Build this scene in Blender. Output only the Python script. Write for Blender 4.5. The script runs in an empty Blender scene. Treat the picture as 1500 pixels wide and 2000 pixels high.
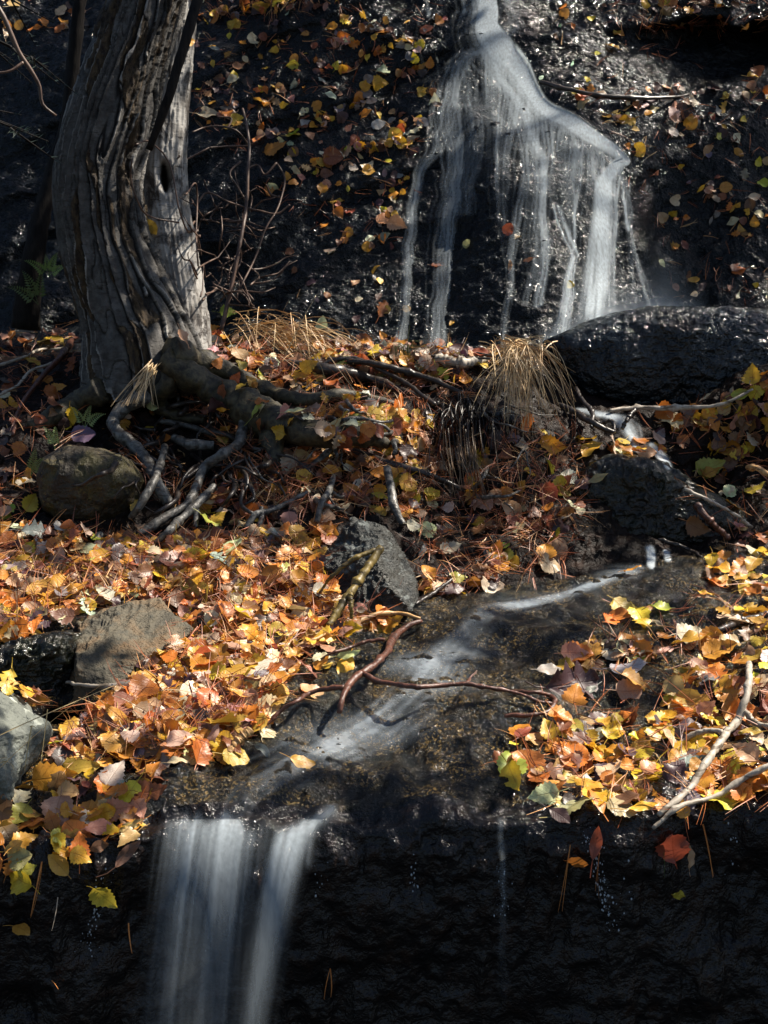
import bpy, bmesh, math, random
import numpy as np
from mathutils import Vector, Matrix
from mathutils.bvhtree import BVHTree
R = math.radians
rnd = random.Random(7)
nr = np.random.default_rng(11)
S = bpy.context.scene
COL = S.collection

# ------------------------------------------------------------------ camera
PITCH = R(8.0)
CAM = np.array([0.0, 0.0, 1.5])
K = math.tan(R(15)) / 750.0
FW = np.array([0, math.cos(PITCH), -math.sin(PITCH)])
UP = np.array([0, math.sin(PITCH), math.cos(PITCH)])
cd = bpy.data.cameras.new("camera")
cam = bpy.data.objects.new("camera", cd)
COL.objects.link(cam)
cam.location = CAM
cam.rotation_euler = (math.pi / 2 - PITCH, 0, 0)
cd.sensor_fit = 'HORIZONTAL'
cd.angle = R(30)
cd.clip_start = 0.05
cd.clip_end = 400
cd.dof.use_dof = True
cd.dof.focus_distance = 3.3
cd.dof.aperture_fstop = 30
S.camera = cam

# ------------------------------------------------------------------ light
SUN = Vector((0.56, 0.20, 0.80)).normalized()
w = bpy.data.worlds.new("World")
S.world = w
w.use_nodes = True
wn = w.node_tree.nodes
sky = wn.new('ShaderNodeTexSky')
sky.sky_type = 'NISHITA'
sky.sun_disc = False
sky.sun_elevation = math.asin(SUN.z)
sky.sun_rotation = math.atan2(SUN.x, SUN.y)
bg = wn['Background']
bg.inputs['Strength'].default_value = 0.05
w.node_tree.links.new(sky.outputs[0], bg.inputs[0])
sl = bpy.data.lights.new("sun", 'SUN')
sl.energy = 5.0
sl.angle = R(0.5)
sl.color = (1.0, 0.91, 0.78)
so = bpy.data.objects.new("sun", sl)
COL.objects.link(so)
so.rotation_euler = SUN.to_track_quat('Z', 'Y').to_euler()
vs = S.view_settings
vs.view_transform = 'Standard'
vs.look = 'None'
vs.exposure = 1.28
vs.gamma = 1.0
vs.use_curve_mapping = False
S.cycles.max_bounces = 6
S.cycles.transparent_max_bounces = 24

# ------------------------------------------------------------------ helpers
def at(px, py, d):
    px = np.asarray(px, float); py = np.asarray(py, float); d = np.asarray(d, float)
    return (CAM + (K * (px - 750) * d)[..., None] * np.array([1.0, 0, 0])
            + (-K * (py - 1000) * d)[..., None] * UP + d[..., None] * FW)

def pix(p):
    q = np.asarray(p, float) - CAM
    d = q @ FW
    return 750 + q[..., 0] / d / K, 1000 - (q @ UP) / d / K, d

def hsh(ix, iy, iz, seed):
    h = (ix.astype(np.int64) * 73856093) ^ (iy.astype(np.int64) * 19349663) ^ (iz.astype(np.int64) * 83492791) ^ (seed * 2654435761)
    h = (h ^ (h >> 13)) * 1274126177 & 0xffffffff
    h = (h ^ (h >> 15)) * 2246822519 & 0xffffffff
    h = h ^ (h >> 13)
    return (h & 0xffffff) / float(0xffffff) * 2 - 1

def vnoise(p, seed=0):
    p = np.asarray(p, float)
    i = np.floor(p); f = p - i
    f = f * f * f * (f * (f * 6 - 15) + 10)
    i = i.astype(np.int64)
    r = 0
    for dx in (0, 1):
        wx = f[..., 0] if dx else 1 - f[..., 0]
        for dy in (0, 1):
            wy = f[..., 1] if dy else 1 - f[..., 1]
            for dz in (0, 1):
                wz = f[..., 2] if dz else 1 - f[..., 2]
                r = r + wx * wy * wz * hsh(i[..., 0] + dx, i[..., 1] + dy, i[..., 2] + dz, seed)
    return r

def fbm(p, oct=4, seed=0, gain=.5):
    a, s, r = 1.0, 1.0, 0
    for o in range(oct):
        r = r + a * vnoise(np.asarray(p) * s + o * 17.3, seed + o)
        a *= gain; s *= 2.03
    return r

def ridged(p, oct=3, seed=0):
    a, s, r = 1.0, 1.0, 0
    for o in range(oct):
        r = r + a * (1 - 2 * np.abs(vnoise(np.asarray(p) * s + o * 9.1, seed + o)))
        a *= .5; s *= 2.1
    return r

def gblur(a, sig, axis):
    if sig <= 0: return a
    n = int(3 * sig + 1)
    k = np.exp(-.5 * (np.arange(-n, n + 1) / sig) ** 2); k /= k.sum()
    pad = [(0, 0)] * a.ndim; pad[axis] = (n, n)
    b = np.pad(a, pad, mode='edge')
    out = np.zeros_like(a)
    for j, kk in enumerate(k):
        sl_ = [slice(None)] * a.ndim; sl_[axis] = slice(j, j + a.shape[axis])
        out += kk * b[tuple(sl_)]
    return out

COLLIDE_V, COLLIDE_F, _off = [], [], [0]
def collide(V, F):
    COLLIDE_V.append(np.asarray(V)); COLLIDE_F.extend([[i + _off[0] for i in f] for f in F]); _off[0] += len(V)
def bvh():
    V = np.concatenate(COLLIDE_V)
    return BVHTree.FromPolygons([tuple(v) for v in V], COLLIDE_F)

def tag(o, label=None, cat=None, group=None, kind=None):
    if label: o['label'] = label
    if cat: o['category'] = cat
    if group: o['group'] = group
    if kind: o['kind'] = kind
    return o

def empty(name, loc, label, cat, group=None):
    o = bpy.data.objects.new(name, None); COL.objects.link(o)
    o.location = Vector(loc); o.empty_display_size = .05
    return tag(o, label, cat, group)

def mk(name, V, F, mat, parent=None, smooth=True, attrs=None, col=None, uv=None, solid=False, loc=None):
    """link one mesh object; V in world space"""
    V = np.asarray(V, float)
    if solid: collide(V, F)
    org = np.array(parent.location) if parent else (np.asarray(loc, float) if loc is not None else np.zeros(3))
    me = bpy.data.meshes.new(name)
    me.from_pydata((V - org).tolist(), [], F if isinstance(F, list) else F.tolist())
    if smooth: me.polygons.foreach_set('use_smooth', [True] * len(me.polygons))
    for k_, a in (attrs or {}).items():
        me.attributes.new(k_, 'FLOAT', 'POINT').data.foreach_set('value', np.asarray(a, np.float32))
    if col is not None:
        c = np.concatenate([np.asarray(col), np.ones((len(V), 1))], 1).astype(np.float32)
        me.attributes.new('Col', 'FLOAT_COLOR', 'POINT').data.foreach_set('color', c.ravel())
    if uv is not None:
        li = np.zeros(len(me.loops), np.int32); me.loops.foreach_get('vertex_index', li)
        me.uv_layers.new(name='UVMap').data.foreach_set('uv', np.asarray(uv, np.float32)[li].ravel())
    me.materials.append(mat)
    me.update()
    o = bpy.data.objects.new(name, me); COL.objects.link(o)
    if parent: o.parent = parent
    else: o.location = Vector(org)
    return o

def gridF(nr_, nc, flip=False):
    i = np.arange((nr_ - 1) * (nc - 1)); r = i // (nc - 1); c = i % (nc - 1)
    a = r * nc + c
    q = np.stack([a, a + 1, a + nc + 1, a + nc], 1)
    return (q[:, ::-1] if flip else q).tolist()

def resample(P, n):
    P = np.asarray(P, float)
    t = np.r_[0, np.cumsum(np.linalg.norm(np.diff(P[:, :3], axis=0), axis=1))]
    # Catmull-Rom via cubic hermite
    m = np.gradient(P, t, axis=0)
    s = np.linspace(0, t[-1], n)
    i = np.clip(np.searchsorted(t, s, side='right') - 1, 0, len(t) - 2)
    h = (t[i + 1] - t[i])[:, None]; u = ((s - t[i])[:, None]) / h
    h00 = 2 * u ** 3 - 3 * u ** 2 + 1; h10 = u ** 3 - 2 * u ** 2 + u; h01 = -2 * u ** 3 + 3 * u ** 2; h11 = u ** 3 - u ** 2
    return h00 * P[i] + h10 * h * m[i] + h01 * P[i + 1] + h11 * h * m[i + 1]

def tube(C, rad, seg=8, wob=0.0, seed=0, rough=0.0, freq=30, cap=True):
    """C (n,3) centres, rad (n,)"""
    C = np.asarray(C, float); n = len(C); rad = np.asarray(rad, float)
    T = np.gradient(C, axis=0); T /= np.linalg.norm(T, axis=1)[:, None] + 1e-9
    N = np.cross(T[0], [0.31, 0.2, 0.93]); N /= np.linalg.norm(N)
    V = np.zeros((n, seg, 3)); th = np.linspace(0, 2 * np.pi, seg, endpoint=False)
    for i in range(n):
        N = N - T[i] * (N @ T[i]); N /= np.linalg.norm(N) + 1e-9
        B = np.cross(T[i], N)
        V[i] = C[i] + rad[i] * (np.cos(th)[:, None] * N + np.sin(th)[:, None] * B)
    if rough:
        d = V - C[:, None]
        V = V + d * (rough * fbm(V * freq, 3, seed))[..., None]
    F = []
    for i in range(n - 1):
        for j in range(seg):
            a = i * seg + j; b = i * seg + (j + 1) % seg
            F.append([a, b, b + seg, a + seg])
    if cap:
        F.append(list(range(seg))[::-1]); F.append([(n - 1) * seg + j for j in range(seg)])
    return V.reshape(-1, 3), F

def join(parts):
    Vs, Fs, o = [], [], 0
    for V, F in parts:
        Vs.append(V); Fs += [[i + o for i in f] for f in F]; o += len(V)
    return np.concatenate(Vs), Fs

# ------------------------------------------------------------------ materials
class NT:
    def __init__(s, name):
        s.m = bpy.data.materials.new(name); s.m.use_nodes = True
        s.t = s.m.node_tree; s.n = s.t.nodes; s.p = s.n['Principled BSDF']; s.out = s.n['Material Output']
    def new(s, ty, **kw):
        n = s.n.new('ShaderNode' + ty)
        for k_, v in kw.items():
            if k_ in n.inputs: n.inputs[k_].default_value = v
            else: setattr(n, k_, v)
        return n
    def link(s, a, b): s.t.links.new(a, b)
    def coord(s, kind='Object', scale=(1, 1, 1), rot=(0, 0, 0)):
        c = s.new('TexCoord'); m = s.new('Mapping')
        m.inputs['Scale'].default_value = scale; m.inputs['Rotation'].default_value = rot
        s.link(c.outputs[kind], m.inputs[0]); return m.outputs[0]
    def noise(s, co, scale, detail=4, rough=.55, dist=0):
        n = s.new('TexNoise'); n.inputs['Scale'].default_value = scale; n.inputs['Detail'].default_value = detail
        n.inputs['Roughness'].default_value = rough; n.inputs['Distortion'].default_value = dist
        s.link(co, n.inputs['Vector']); return n.outputs['Fac']
    def voro(s, co, scale, feature='F1', out='Distance'):
        n = s.new('TexVoronoi'); n.feature = feature; n.inputs['Scale'].default_value = scale
        s.link(co, n.inputs['Vector']); return n.outputs[out]
    def ramp(s, f, stops):
        n = s.new('ValToRGB'); e = n.color_ramp.elements
        while len(e) < len(stops): e.new(.5)
        for el, (p, c) in zip(e, stops):
            el.position = p; el.color = (*c, 1) if hasattr(c, '__len__') else (c, c, c, 1)
        s.link(f, n.inputs[0]); return n.outputs[0]
    def mix(s, f, a, b, mode='MIX'):
        n = s.new('Mix'); n.data_type = 'RGBA'; n.blend_type = mode
        for v, i in ((f, 0), (a, 6), (b, 7)):
            if hasattr(v, 'is_output'): s.link(v, n.inputs[i])
            else: n.inputs[i].default_value = v if i == 0 else (*v, 1)
        return n.outputs[2]
    def math(s, op, a, b=0.0, clamp=False):
        n = s.new('Math'); n.operation = op; n.use_clamp = clamp
        for v, i in ((a, 0), (b, 1)):
            if hasattr(v, 'is_output'): s.link(v, n.inputs[i])
            else: n.inputs[i].default_value = v
        return n.outputs[0]
    def bump(s, h, strength, dist, prev=None):
        n = s.new('Bump'); n.inputs['Strength'].default_value = strength; n.inputs['Distance'].default_value = dist
        s.link(h, n.inputs['Height'])
        if prev: s.link(prev, n.inputs['Normal'])
        return n.outputs[0]
    def attr(s, name, out='Fac'):
        n = s.new('Attribute'); n.attribute_name = name; return n.outputs[out]
    def set(s, **kw):
        for k_, v in kw.items():
            k_ = k_.replace('_', ' ')
            if hasattr(v, 'is_output'): s.link(v, s.p.inputs[k_])
            else: s.p.inputs[k_].default_value = (*v, 1) if hasattr(v, '__len__') and len(v) == 3 else v

def rock_mat(name, c0, c1, c2, rough=(.18, .5), bump=.5, fine=140, spec=.5, specks=None, specscale=120, moss=None, sx=(1, 1, 1), bd=1.0, det=5):
    t = NT(name); co = t.coord('Object', sx)
    n1 = t.noise(co, 7, 6, .6, .4); n2 = t.noise(co, fine, det, .6); n3 = t.noise(co, 32, 4, .6)
    c = t.mix(t.ramp(n1, [(.35, 0.0), (.65, 1.0)]), c0, c1)
    c = t.mix(t.ramp(n3, [(.5, 0.0), (.68, 1.0)]), c, c2)
    if specks:
        v = t.voro(co, specscale, 'F1', 'Color')
        m = t.ramp(v, [(.62, 0.0), (.75, 1.0)])
        m = t.math('MULTIPLY', m, t.ramp(t.noise(co, 14, 3), [(.42, 0.0), (.6, 1.0)]))
        c = t.mix(m, c, specks)
    if moss:
        m = t.ramp(t.noise(co, 9, 5, .7, .6), [(.48, 0.0), (.62, 1.0)])
        c = t.mix(m, c, moss)
    t.set(Base_Color=c, Roughness=t.ramp(n3, [(.3, rough[0]), (.75, rough[1])]), Specular_IOR_Level=spec)
    b = t.bump(n3, bump * .9, .02)
    b = t.bump(n2, bump, .006 * bd, b)
    t.set(Normal=b)
    return t.m

M = {}
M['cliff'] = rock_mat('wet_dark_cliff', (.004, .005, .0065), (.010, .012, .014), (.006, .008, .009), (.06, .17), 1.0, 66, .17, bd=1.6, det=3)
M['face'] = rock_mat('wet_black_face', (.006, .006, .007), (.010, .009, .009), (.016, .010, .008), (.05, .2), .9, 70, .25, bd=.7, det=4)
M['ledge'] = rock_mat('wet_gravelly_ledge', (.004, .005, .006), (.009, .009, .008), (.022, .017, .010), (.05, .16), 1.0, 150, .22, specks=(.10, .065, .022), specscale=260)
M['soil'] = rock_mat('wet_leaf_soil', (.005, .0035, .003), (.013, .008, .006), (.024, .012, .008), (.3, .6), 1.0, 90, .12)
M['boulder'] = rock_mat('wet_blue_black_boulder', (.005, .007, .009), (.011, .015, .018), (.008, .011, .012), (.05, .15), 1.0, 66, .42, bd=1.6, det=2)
M['mossrock'] = rock_mat('brown_mossy_rock', (.022, .017, .011), (.058, .044, .024), (.014, .012, .010), (.35, .65), 1.0, 110, .35, moss=(.055, .046, .012), specks=(.11, .085, .03), specscale=130)
M['dryrock'] = rock_mat('dry_grey_rock', (.062, .055, .040), (.115, .098, .066), (.055, .055, .045), (.6, .85), .8, 160, .3, moss=(.13, .085, .045))
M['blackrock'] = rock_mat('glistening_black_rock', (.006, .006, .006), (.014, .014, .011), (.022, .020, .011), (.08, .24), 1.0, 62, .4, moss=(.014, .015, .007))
M['palerock'] = rock_mat('lichen_grey_rock', (.09, .10, .085), (.14, .15, .13), (.06, .066, .06), (.6, .85), .6, 150, .3, specks=(.42, .45, .40), specscale=26)
M['slate'] = rock_mat('grey_slaty_rock', (.010, .013, .013), (.034, .034, .028), (.018, .018, .013), (.3, .55), 1.0, 150, .4, specks=(.13, .145, .14), specscale=40, sx=(1, 1, 2.2))

def wood_mat(name, c0, c1, rough=.5, scale=(60, 60, 12), bump=.5, bands=None, spec=.4):
    t = NT(name); co = t.coord('Object')
    n1 = t.noise(t.coord('Object', scale), 1.0, 4, .6, .3); n2 = t.noise(co, 18, 4, .6)
    c = t.mix(t.ramp(n1, [(.36, 0.0), (.62, 1.0)]), c0, c1)
    if bands:
        m = t.ramp(t.noise(t.coord('Object', (20, 20, 120)), 1, 2), [(.56, 0.0), (.62, 1.0)])
        c = t.mix(m, c, bands)
    c = t.mix(t.ramp(n2, [(.4, 0.0), (.7, .5)]), c, tuple(x * .45 for x in c0))
    t.set(Base_Color=c, Roughness=rough, Specular_IOR_Level=spec, Normal=t.bump(n1, bump, .004))
    return t.m
M['root'] = wood_mat('grey_root_bark', (.030, .026, .022), (.17, .165, .15), .42, (70, 70, 45), 1.0, bands=(.05, .045, .04))
M['mossroot'] = wood_mat('mossy_root_bark', (.014, .011, .007), (.080, .066, .034), .6, (60, 60, 60), 1.0)
M['twig_red'] = wood_mat('wet_red_brown_twig', (.045, .018, .012), (.13, .05, .03), .38, (90, 90, 60), .8, spec=.4)
M['twig_dark'] = wood_mat('wet_dark_twig', (.02, .015, .013), (.05, .04, .034), .35)
M['twig_pale'] = wood_mat('pale_grey_twig', (.26, .22, .17), (.45, .40, .33), .6, bands=(.12, .09, .06))
M['twig_yellow'] = wood_mat('yellow_barked_stick', (.085, .062, .018), (.20, .14, .035), .5, (60, 60, 25), .6, bands=(.05, .035, .015))
M['stick_orange'] = wood_mat('orange_barked_stick', (.34, .18, .06), (.52, .32, .14), .5, bands=(.12, .06, .03))
M['shrub'] = wood_mat('brown_shrub_twig', (.06, .035, .026), (.14, .085, .06), .5)
M['darktrunk'] = wood_mat('dark_bark', (.009, .008, .008), (.022, .019, .017), .8, (60, 60, 10), .8, spec=.1)  # one even, very dark bark colour for stems and limbs
t = NT('water_drop'); t.set(Base_Color=(.3, .34, .38), Roughness=.06, Specular_IOR_Level=.8); M['drop'] = t.m

# bark with plates (attribute plate: 1 smooth grey plate, 0 fissure)
t = NT('cracked_birch_bark'); pl = t.attr('plate')
co = t.coord('Object'); fi = t.noise(t.coord('Object', (1, 1, .45)), 70, 5, .65)
pc = t.mix(t.ramp(t.noise(co, 22, 6, .7), [(.35, 0.0), (.65, 1.0)]), (.045, .040, .035), (.16, .153, .142))
pc = t.mix(t.ramp(t.noise(t.coord('Object', (25, 25, 120)), 1, 3, .6), [(.56, 0.0), (.66, .8)]), pc, (.05, .043, .036))
fc = t.mix(t.ramp(fi, [(.4, 0.0), (.65, 1.0)]), (.020, .012, .007), (.12, .078, .036))
c = t.mix(t.ramp(pl, [(.42, 0.0), (.52, 1.0)]), fc, pc)
c = t.mix(t.ramp(t.attr('crack'), [(.3, 0.0), (.8, .92)]), c, (.012, .009, .007))
c = t.mix(t.ramp(t.attr('edge'), [(.4, 0.0), (.9, 1.0)]), c, (.34, .325, .30))
t.set(Base_Color=c, Roughness=.62, Specular_IOR_Level=.35, Normal=t.bump(t.noise(t.coord('Object', (1, 1, 1.8)), 95, 6, .75), 1.0, .009, t.bump(fi, 1.0, .008))); M['bark'] = t.m
t = NT('white_birch_bark'); co = t.coord('Object')
ln = t.noise(t.coord('Object', (14, 14, 90)), 1, 3, .6)
c = t.mix(t.ramp(t.noise(co, 11, 4), [(.35, 0.0), (.6, 1.0)]), (.13, .12, .11), (.34, .33, .31))
c = t.mix(t.ramp(ln, [(.62, 0.0), (.68, 1.0)]), c, (.05, .045, .04))
c = t.mix(t.ramp(t.noise(t.coord('Object', (1, 1, .5)), 13, 6, .75, .8), [(.5, 0.0), (.58, 1.0)]), c, (.05, .043, .038))
c = t.mix(t.attr('hole'), c, (.006, .005, .004))  # knot hole coloured near-black: dark rotted wood plus the shade inside
t.set(Base_Color=c, Roughness=.55, Specular_IOR_Level=.3, Normal=t.bump(ln, .4, .004)); M['whitebark'] = t.m

# leaf
t = NT('fallen_leaf'); cc = t.attr('Col', 'Color')
uvn = t.new('UVMap'); sp = t.new('SeparateXYZ'); t.link(uvn.outputs[0], sp.inputs[0])
u, v = sp.outputs[0], sp.outputs[1]
au = t.math('ABSOLUTE', t.math('SUBTRACT', u, .5))
mid = t.ramp(au, [(.012, 1.0), (.035, 0.0)])
sv = t.math('FRACT', t.math('MULTIPLY', t.math('SUBTRACT', v, t.math('MULTIPLY', au, .55)), 8.0))
sv = t.ramp(t.math('ABSOLUTE', t.math('SUBTRACT', sv, .5)), [(.02, 1.0), (.09, 0.0)])
vein = t.math('MAXIMUM', mid, t.math('MULTIPLY', sv, .6))
co = t.coord('Object'); n1 = t.noise(co, 60, 4, .6); n2 = t.noise(co, 160, 3, .7)
c = t.mix(t.ramp(n1, [(.4, 0.0), (.75, .55)]), cc, t.mix(1.0, cc, (.62, .42, .30), 'MULTIPLY'))
c = t.mix(t.ramp(n2, [(.66, 0.0), (.72, .8)]), c, (.05, .022, .012))
c = t.mix(t.math('MULTIPLY', vein, .4), c, t.mix(1.0, c, (.5, .36, .26), 'MULTIPLY'))
t.set(Base_Color=c, Roughness=.42, Specular_IOR_Level=.45, Normal=t.bump(t.math('ADD', t.math('MULTIPLY', vein, -1.0), n1), .35, .002))
tr = t.new('BsdfTranslucent'); t.link(c, tr.inputs[0])
mx = t.new('MixShader'); mx.inputs[0].default_value = .28
t.link(t.p.outputs[0], mx.inputs[1]); t.link(tr.outputs[0], mx.inputs[2]); t.link(mx.outputs[0], t.out.inputs[0]); M['leaf'] = t.m
# needle / grass : colour from attribute
t = NT('dry_needle'); t.set(Base_Color=t.attr('Col', 'Color'), Roughness=.4, Specular_IOR_Level=.4); M['needle'] = t.m
t = NT('shade_crown_leaf'); c = t.attr('Col', 'Color'); t.set(Base_Color=c, Roughness=.5); M['shade_crown'] = t.m
# silky water
def water_mat(name, colr, scale, lo, hi, tl=.5):
    t = NT(name); d = t.attr('dens'); n = t.noise(t.coord('Object', scale), 1.0, 3, .55)
    a = t.math('MULTIPLY', d, t.ramp(n, [(.3, lo), (.7, hi)]), True)
    df = t.new('BsdfDiffuse'); df.inputs[0].default_value = (*colr, 1)
    tl_ = t.new('BsdfTranslucent'); tl_.inputs[0].default_value = (*colr, 1)
    m1 = t.new('MixShader'); m1.inputs[0].default_value = tl
    t.link(df.outputs[0], m1.inputs[1]); t.link(tl_.outputs[0], m1.inputs[2])
    tp = t.new('BsdfTransparent'); m2 = t.new('MixShader')
    t.link(a, m2.inputs[0]); t.link(tp.outputs[0], m2.inputs[1]); t.link(m1.outputs[0], m2.inputs[2])
    t.link(m2.outputs[0], t.out.inputs[0]); return t.m
M['fall'] = water_mat('silky_falling_water', (.82, .92, .99), (150, 150, 9), .6, 1.0)
M['curtain'] = water_mat('silky_curtain_water', (.80, .91, .99), (150, 150, 9), .75, 1.0)
M['mist'] = water_mat('white_spray', (.84, .92, .97), (14, 14, 9), .6, 1.0)
M['stream'] = water_mat('silky_stream_water', (.70, .80, .90), (60, 60, 60), .55, 1.0)

# ------------------------------------------------------------------ terrain: one parametric sheet cut into ledge, ground and cliff
CX = [-900, -300, 0, 200, 350, 500, 700, 850, 1000, 1150, 1300, 1500, 1800, 2400]
def row(ys, ds): return np.interp(UXS, CX, ys), np.interp(UXS, CX, ds)
UXS = np.r_[np.arange(-900, -60, 30), np.arange(-60, 1564, 4), np.arange(1564, 2420, 30)].astype(float)
NC = len(UXS)
lip_y = [1600, 1640, 1640, 1625, 1592, 1602, 1615, 1612, 1600, 1600, 1590, 1545, 1520, 1500]
lip_d = [2.3, 2.38, 2.40, 2.42, 2.45, 2.47, 2.48, 2.48, 2.49, 2.50, 2.51, 2.52, 2.5, 2.5]
feat = []   # world points per feature row
y, d = row(lip_y, lip_d)
y = y + 13 * vnoise(np.stack([UXS / 95, UXS * 0, UXS * 0], -1), 90) + 8 * vnoise(np.stack([UXS / 34, UXS * 0, UXS * 0], -1), 91)
foot = at(UXS, y + 900, d + .12); foot[:, 2] = 0.02
near = foot.copy(); near[:, 1] = -3.0; near[:, 2] = -0.12
feat += [near, foot]
feat.append(at(UXS, y + 420, d + .06))
feat.append(at(UXS, y + 60, d - .015))
feat.append(at(UXS, y + 8, d + .0))
feat.append(at(UXS, y - 28, d + .05))
T_ = [
 ([1470, 1480, 1480, 1450, 1420, 1400, 1380, 1370, 1370, 1370, 1360, 1340, 1320, 1300], [2.6, 2.64, 2.66, 2.71, 2.76, 2.80, 2.86, 2.88, 2.88, 2.88, 2.89, 2.9, 2.9, 2.9]),
 ([1220, 1230, 1230, 1215, 1230, 1230, 1200, 1165, 1150, 1120, 1090, 1060, 1050, 1040], [3.0, 3.08, 3.1, 3.15, 3.12, 3.12, 3.25, 3.4, 3.5, 3.6, 3.7, 3.75, 3.8, 3.8]),
 ([1010, 1020, 1020, 1040, 1030, 1010, 1010, 1000, 980, 950, 930, 900, 890, 880], [3.6, 3.6, 3.6, 3.6, 3.62, 3.65, 3.7, 3.72, 3.75, 3.8, 3.95, 4.0, 4.05, 4.1]),
 ([720, 710, 700, 690, 682, 682, 686, 690, 692, 800, 800, 718, 690, 680], [4.4, 4.4, 4.4, 4.35, 4.3, 4.3, 4.3, 4.3, 4.3, 4.15, 4.12, 4.08, 4.1, 4.1]),
 ([640, 640, 650, 680, 690, 692, 698, 700, 702, 725, 700, 650, 640, 630], [4.85, 4.82, 4.8, 4.75, 4.7, 4.7, 4.7, 4.7, 4.7, 4.7, 4.75, 4.85, 4.9, 4.9]),
 ([360, 360, 350, 350, 350, 350, 350, 350, 350, 350, 350, 350, 350, 350], [5.3, 5.25, 5.2, 5.12, 5.08, 5.05, 5.03, 5.0, 4.97, 4.97, 5.06, 5.15, 5.2, 5.3]),
 ([-170] * 14, [6.0, 5.9, 5.85, 5.8, 5.75, 5.7, 5.65, 5.62, 5.62, 5.62, 5.62, 5.65, 5.7, 5.8])]
for ys, ds in T_: feat.append(at(UXS, *row(ys, ds)))
far = feat[-1].copy(); far[:, 1] += 3.5; far[:, 2] += .9; far[:, 0] *= 1.5
far2 = far.copy(); far2[:, 1] += 60; far2[:, 2] += 4; far2[:, 0] *= 12
feat += [far, far2]
seg_n = [10, 20, 70, 24, 12, 55, 70, 62, 105, 14, 120, 150, 40, 12]
rows_, zone = [], []
for i, n in enumerate(seg_n):
    tt = np.arange(n) / n
    rows_.append(feat[i][None] * (1 - tt)[:, None, None] + feat[i + 1][None] * tt[:, None, None]); zone += [i] * n
rows_.append(feat[-1][None]); zone.append(len(seg_n) - 1)
P = np.concatenate(rows_); zone = np.array(zone); NR = len(P)
inner = slice(int(sum(seg_n[:2])), int(sum(seg_n[:13])))
P[inner] = gblur(P, 4.5, 0)[inner]
P = gblur(P, 9, 1)
PX, PY, DD = pix(P)
def sst(a, b, x): t_ = np.clip((x - a) / (b - a), 0, 1); return t_ * t_ * (3 - 2 * t_)
cz = gblur((zone >= 9).astype(float)[:, None], 3, 0) * np.ones((1, NC))
lz = gblur(((zone >= 4) & (zone <= 6)).astype(float)[:, None], 4, 0) * np.ones((1, NC))
fz = gblur((zone <= 3).astype(float)[:, None], 3, 0) * np.ones((1, NC))
bz = np.clip(1 - cz - lz - fz, 0, 1)
off = np.zeros_like(PX)
edge = np.interp(PY, [180, 315, 420, 520, 600], [1232, 1232, 1232, 1248, 1300])
nzA = vnoise(np.stack([PX / 45, PY / 45, PY * 0], -1), 3); nzB = fbm(np.stack([PX / 90, PY / 90, PY * 0], -1), 3, 33)
off += cz * .13 * sst(-8, 45, PX - edge + 10 * nzA) * sst(230, 430, PY + 30 * nzB) * (1 - .7 * sst(1330, 1480, PX + 40 * nzB))
off += cz * .26 * sst(1190, 1460, PX + 60 * nzB) * sst(40, 66, PY + 16 * nzA + 10 * nzB) * (1 - sst(80, 230, PY + .10 * (PX - 1300) + 30 * nzB))
off -= cz * .10 * np.exp(-((PX - 1040) / 170) ** 2) * sst(120, 330, PY)
off -= cz * .05 * np.exp(-((PX - 650) / 140) ** 2 - ((PY - 560) / 120) ** 2)
dg = PY + .42 * (PX - 600)      # slanting beds, rising to the right
for c0, amp, wd in ((235, .05, 16), (150, .03, 12), (330, .04, 16), (430, .05, 18), (540, .03, 14), (60, .03, 14)):
    wob = 26 * vnoise(np.stack([PX / 130, PY / 130, PY * 0 + c0], -1), 5)
    off += cz * amp * (1 - .8 * sst(860, 960, PX)) * sst(-wd, wd, dg + wob - c0) * np.exp(-np.clip(dg + wob - c0, 0, None) / 120)
off += lz * .13 * np.exp(-((PX - 125) / 55) ** 2 - ((PY - 1415) / 32) ** 2)
off += bz * .16 * np.exp(-((PX - 900) / 70) ** 2 - ((PY - 880) / 70) ** 2)
off += bz * .12 * np.exp(-((PX - 330) / 130) ** 2 - ((PY - 860) / 70) ** 2)
off += bz * .14 * np.exp(-((PX - 760) / 110) ** 2 - ((PY - 745) / 26) ** 2)
off += bz * .12 * np.exp(-((PX - 1390) / 110) ** 2 - ((PY - 930) / 80) ** 2)
P = CAM + (P - CAM) * (1 + off / np.maximum(DD, .5))[..., None] * 1.0 if True else P
Nn = np.cross(np.gradient(P, axis=1), np.gradient(P, axis=0)); Nn /= np.linalg.norm(Nn, axis=2)[..., None] + 1e-9
Nn = gblur(gblur(Nn, 5, 0), 5, 1)
am = (cz * (.030 * fbm(P * 2.6, 3, 21) + .007 * ridged(P * [8, 8, 13], 3, 31) + .006 * fbm(P * [28, 28, 40], 3, 41) + .0032 * ridged(P * [55, 55, 75], 2, 43))
      + lz * (.024 * fbm(P * [4, 6, 5], 4, 51) + .012 * ridged(P * [7, 11, 7], 2, 54) + .006 * fbm(P * 45, 2, 52))
      + fz * (.034 * fbm(P * [5, 5, 4], 4, 61) + .007 * ridged(P * [26, 26, 12], 3, 62))
      + bz * (.030 * fbm(P * 6, 4, 71) + .008 * fbm(P * 50, 2, 72)))
am[:12] *= 0
P = P + Nn * am[..., None]
PX, PY, DD = pix(P)
r0 = np.cumsum([0] + seg_n)
cuts = {'rock_face': (0, r0[5]), 'rock_ledge': (r0[5], r0[7]), 'ground': (r0[7], r0[9] + 4), 'cliff': (r0[9] + 4, NR - 1)}
mats = {'rock_face': M['face'], 'rock_ledge': M['ledge'], 'ground': M['soil'], 'cliff': M['cliff']}
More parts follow.
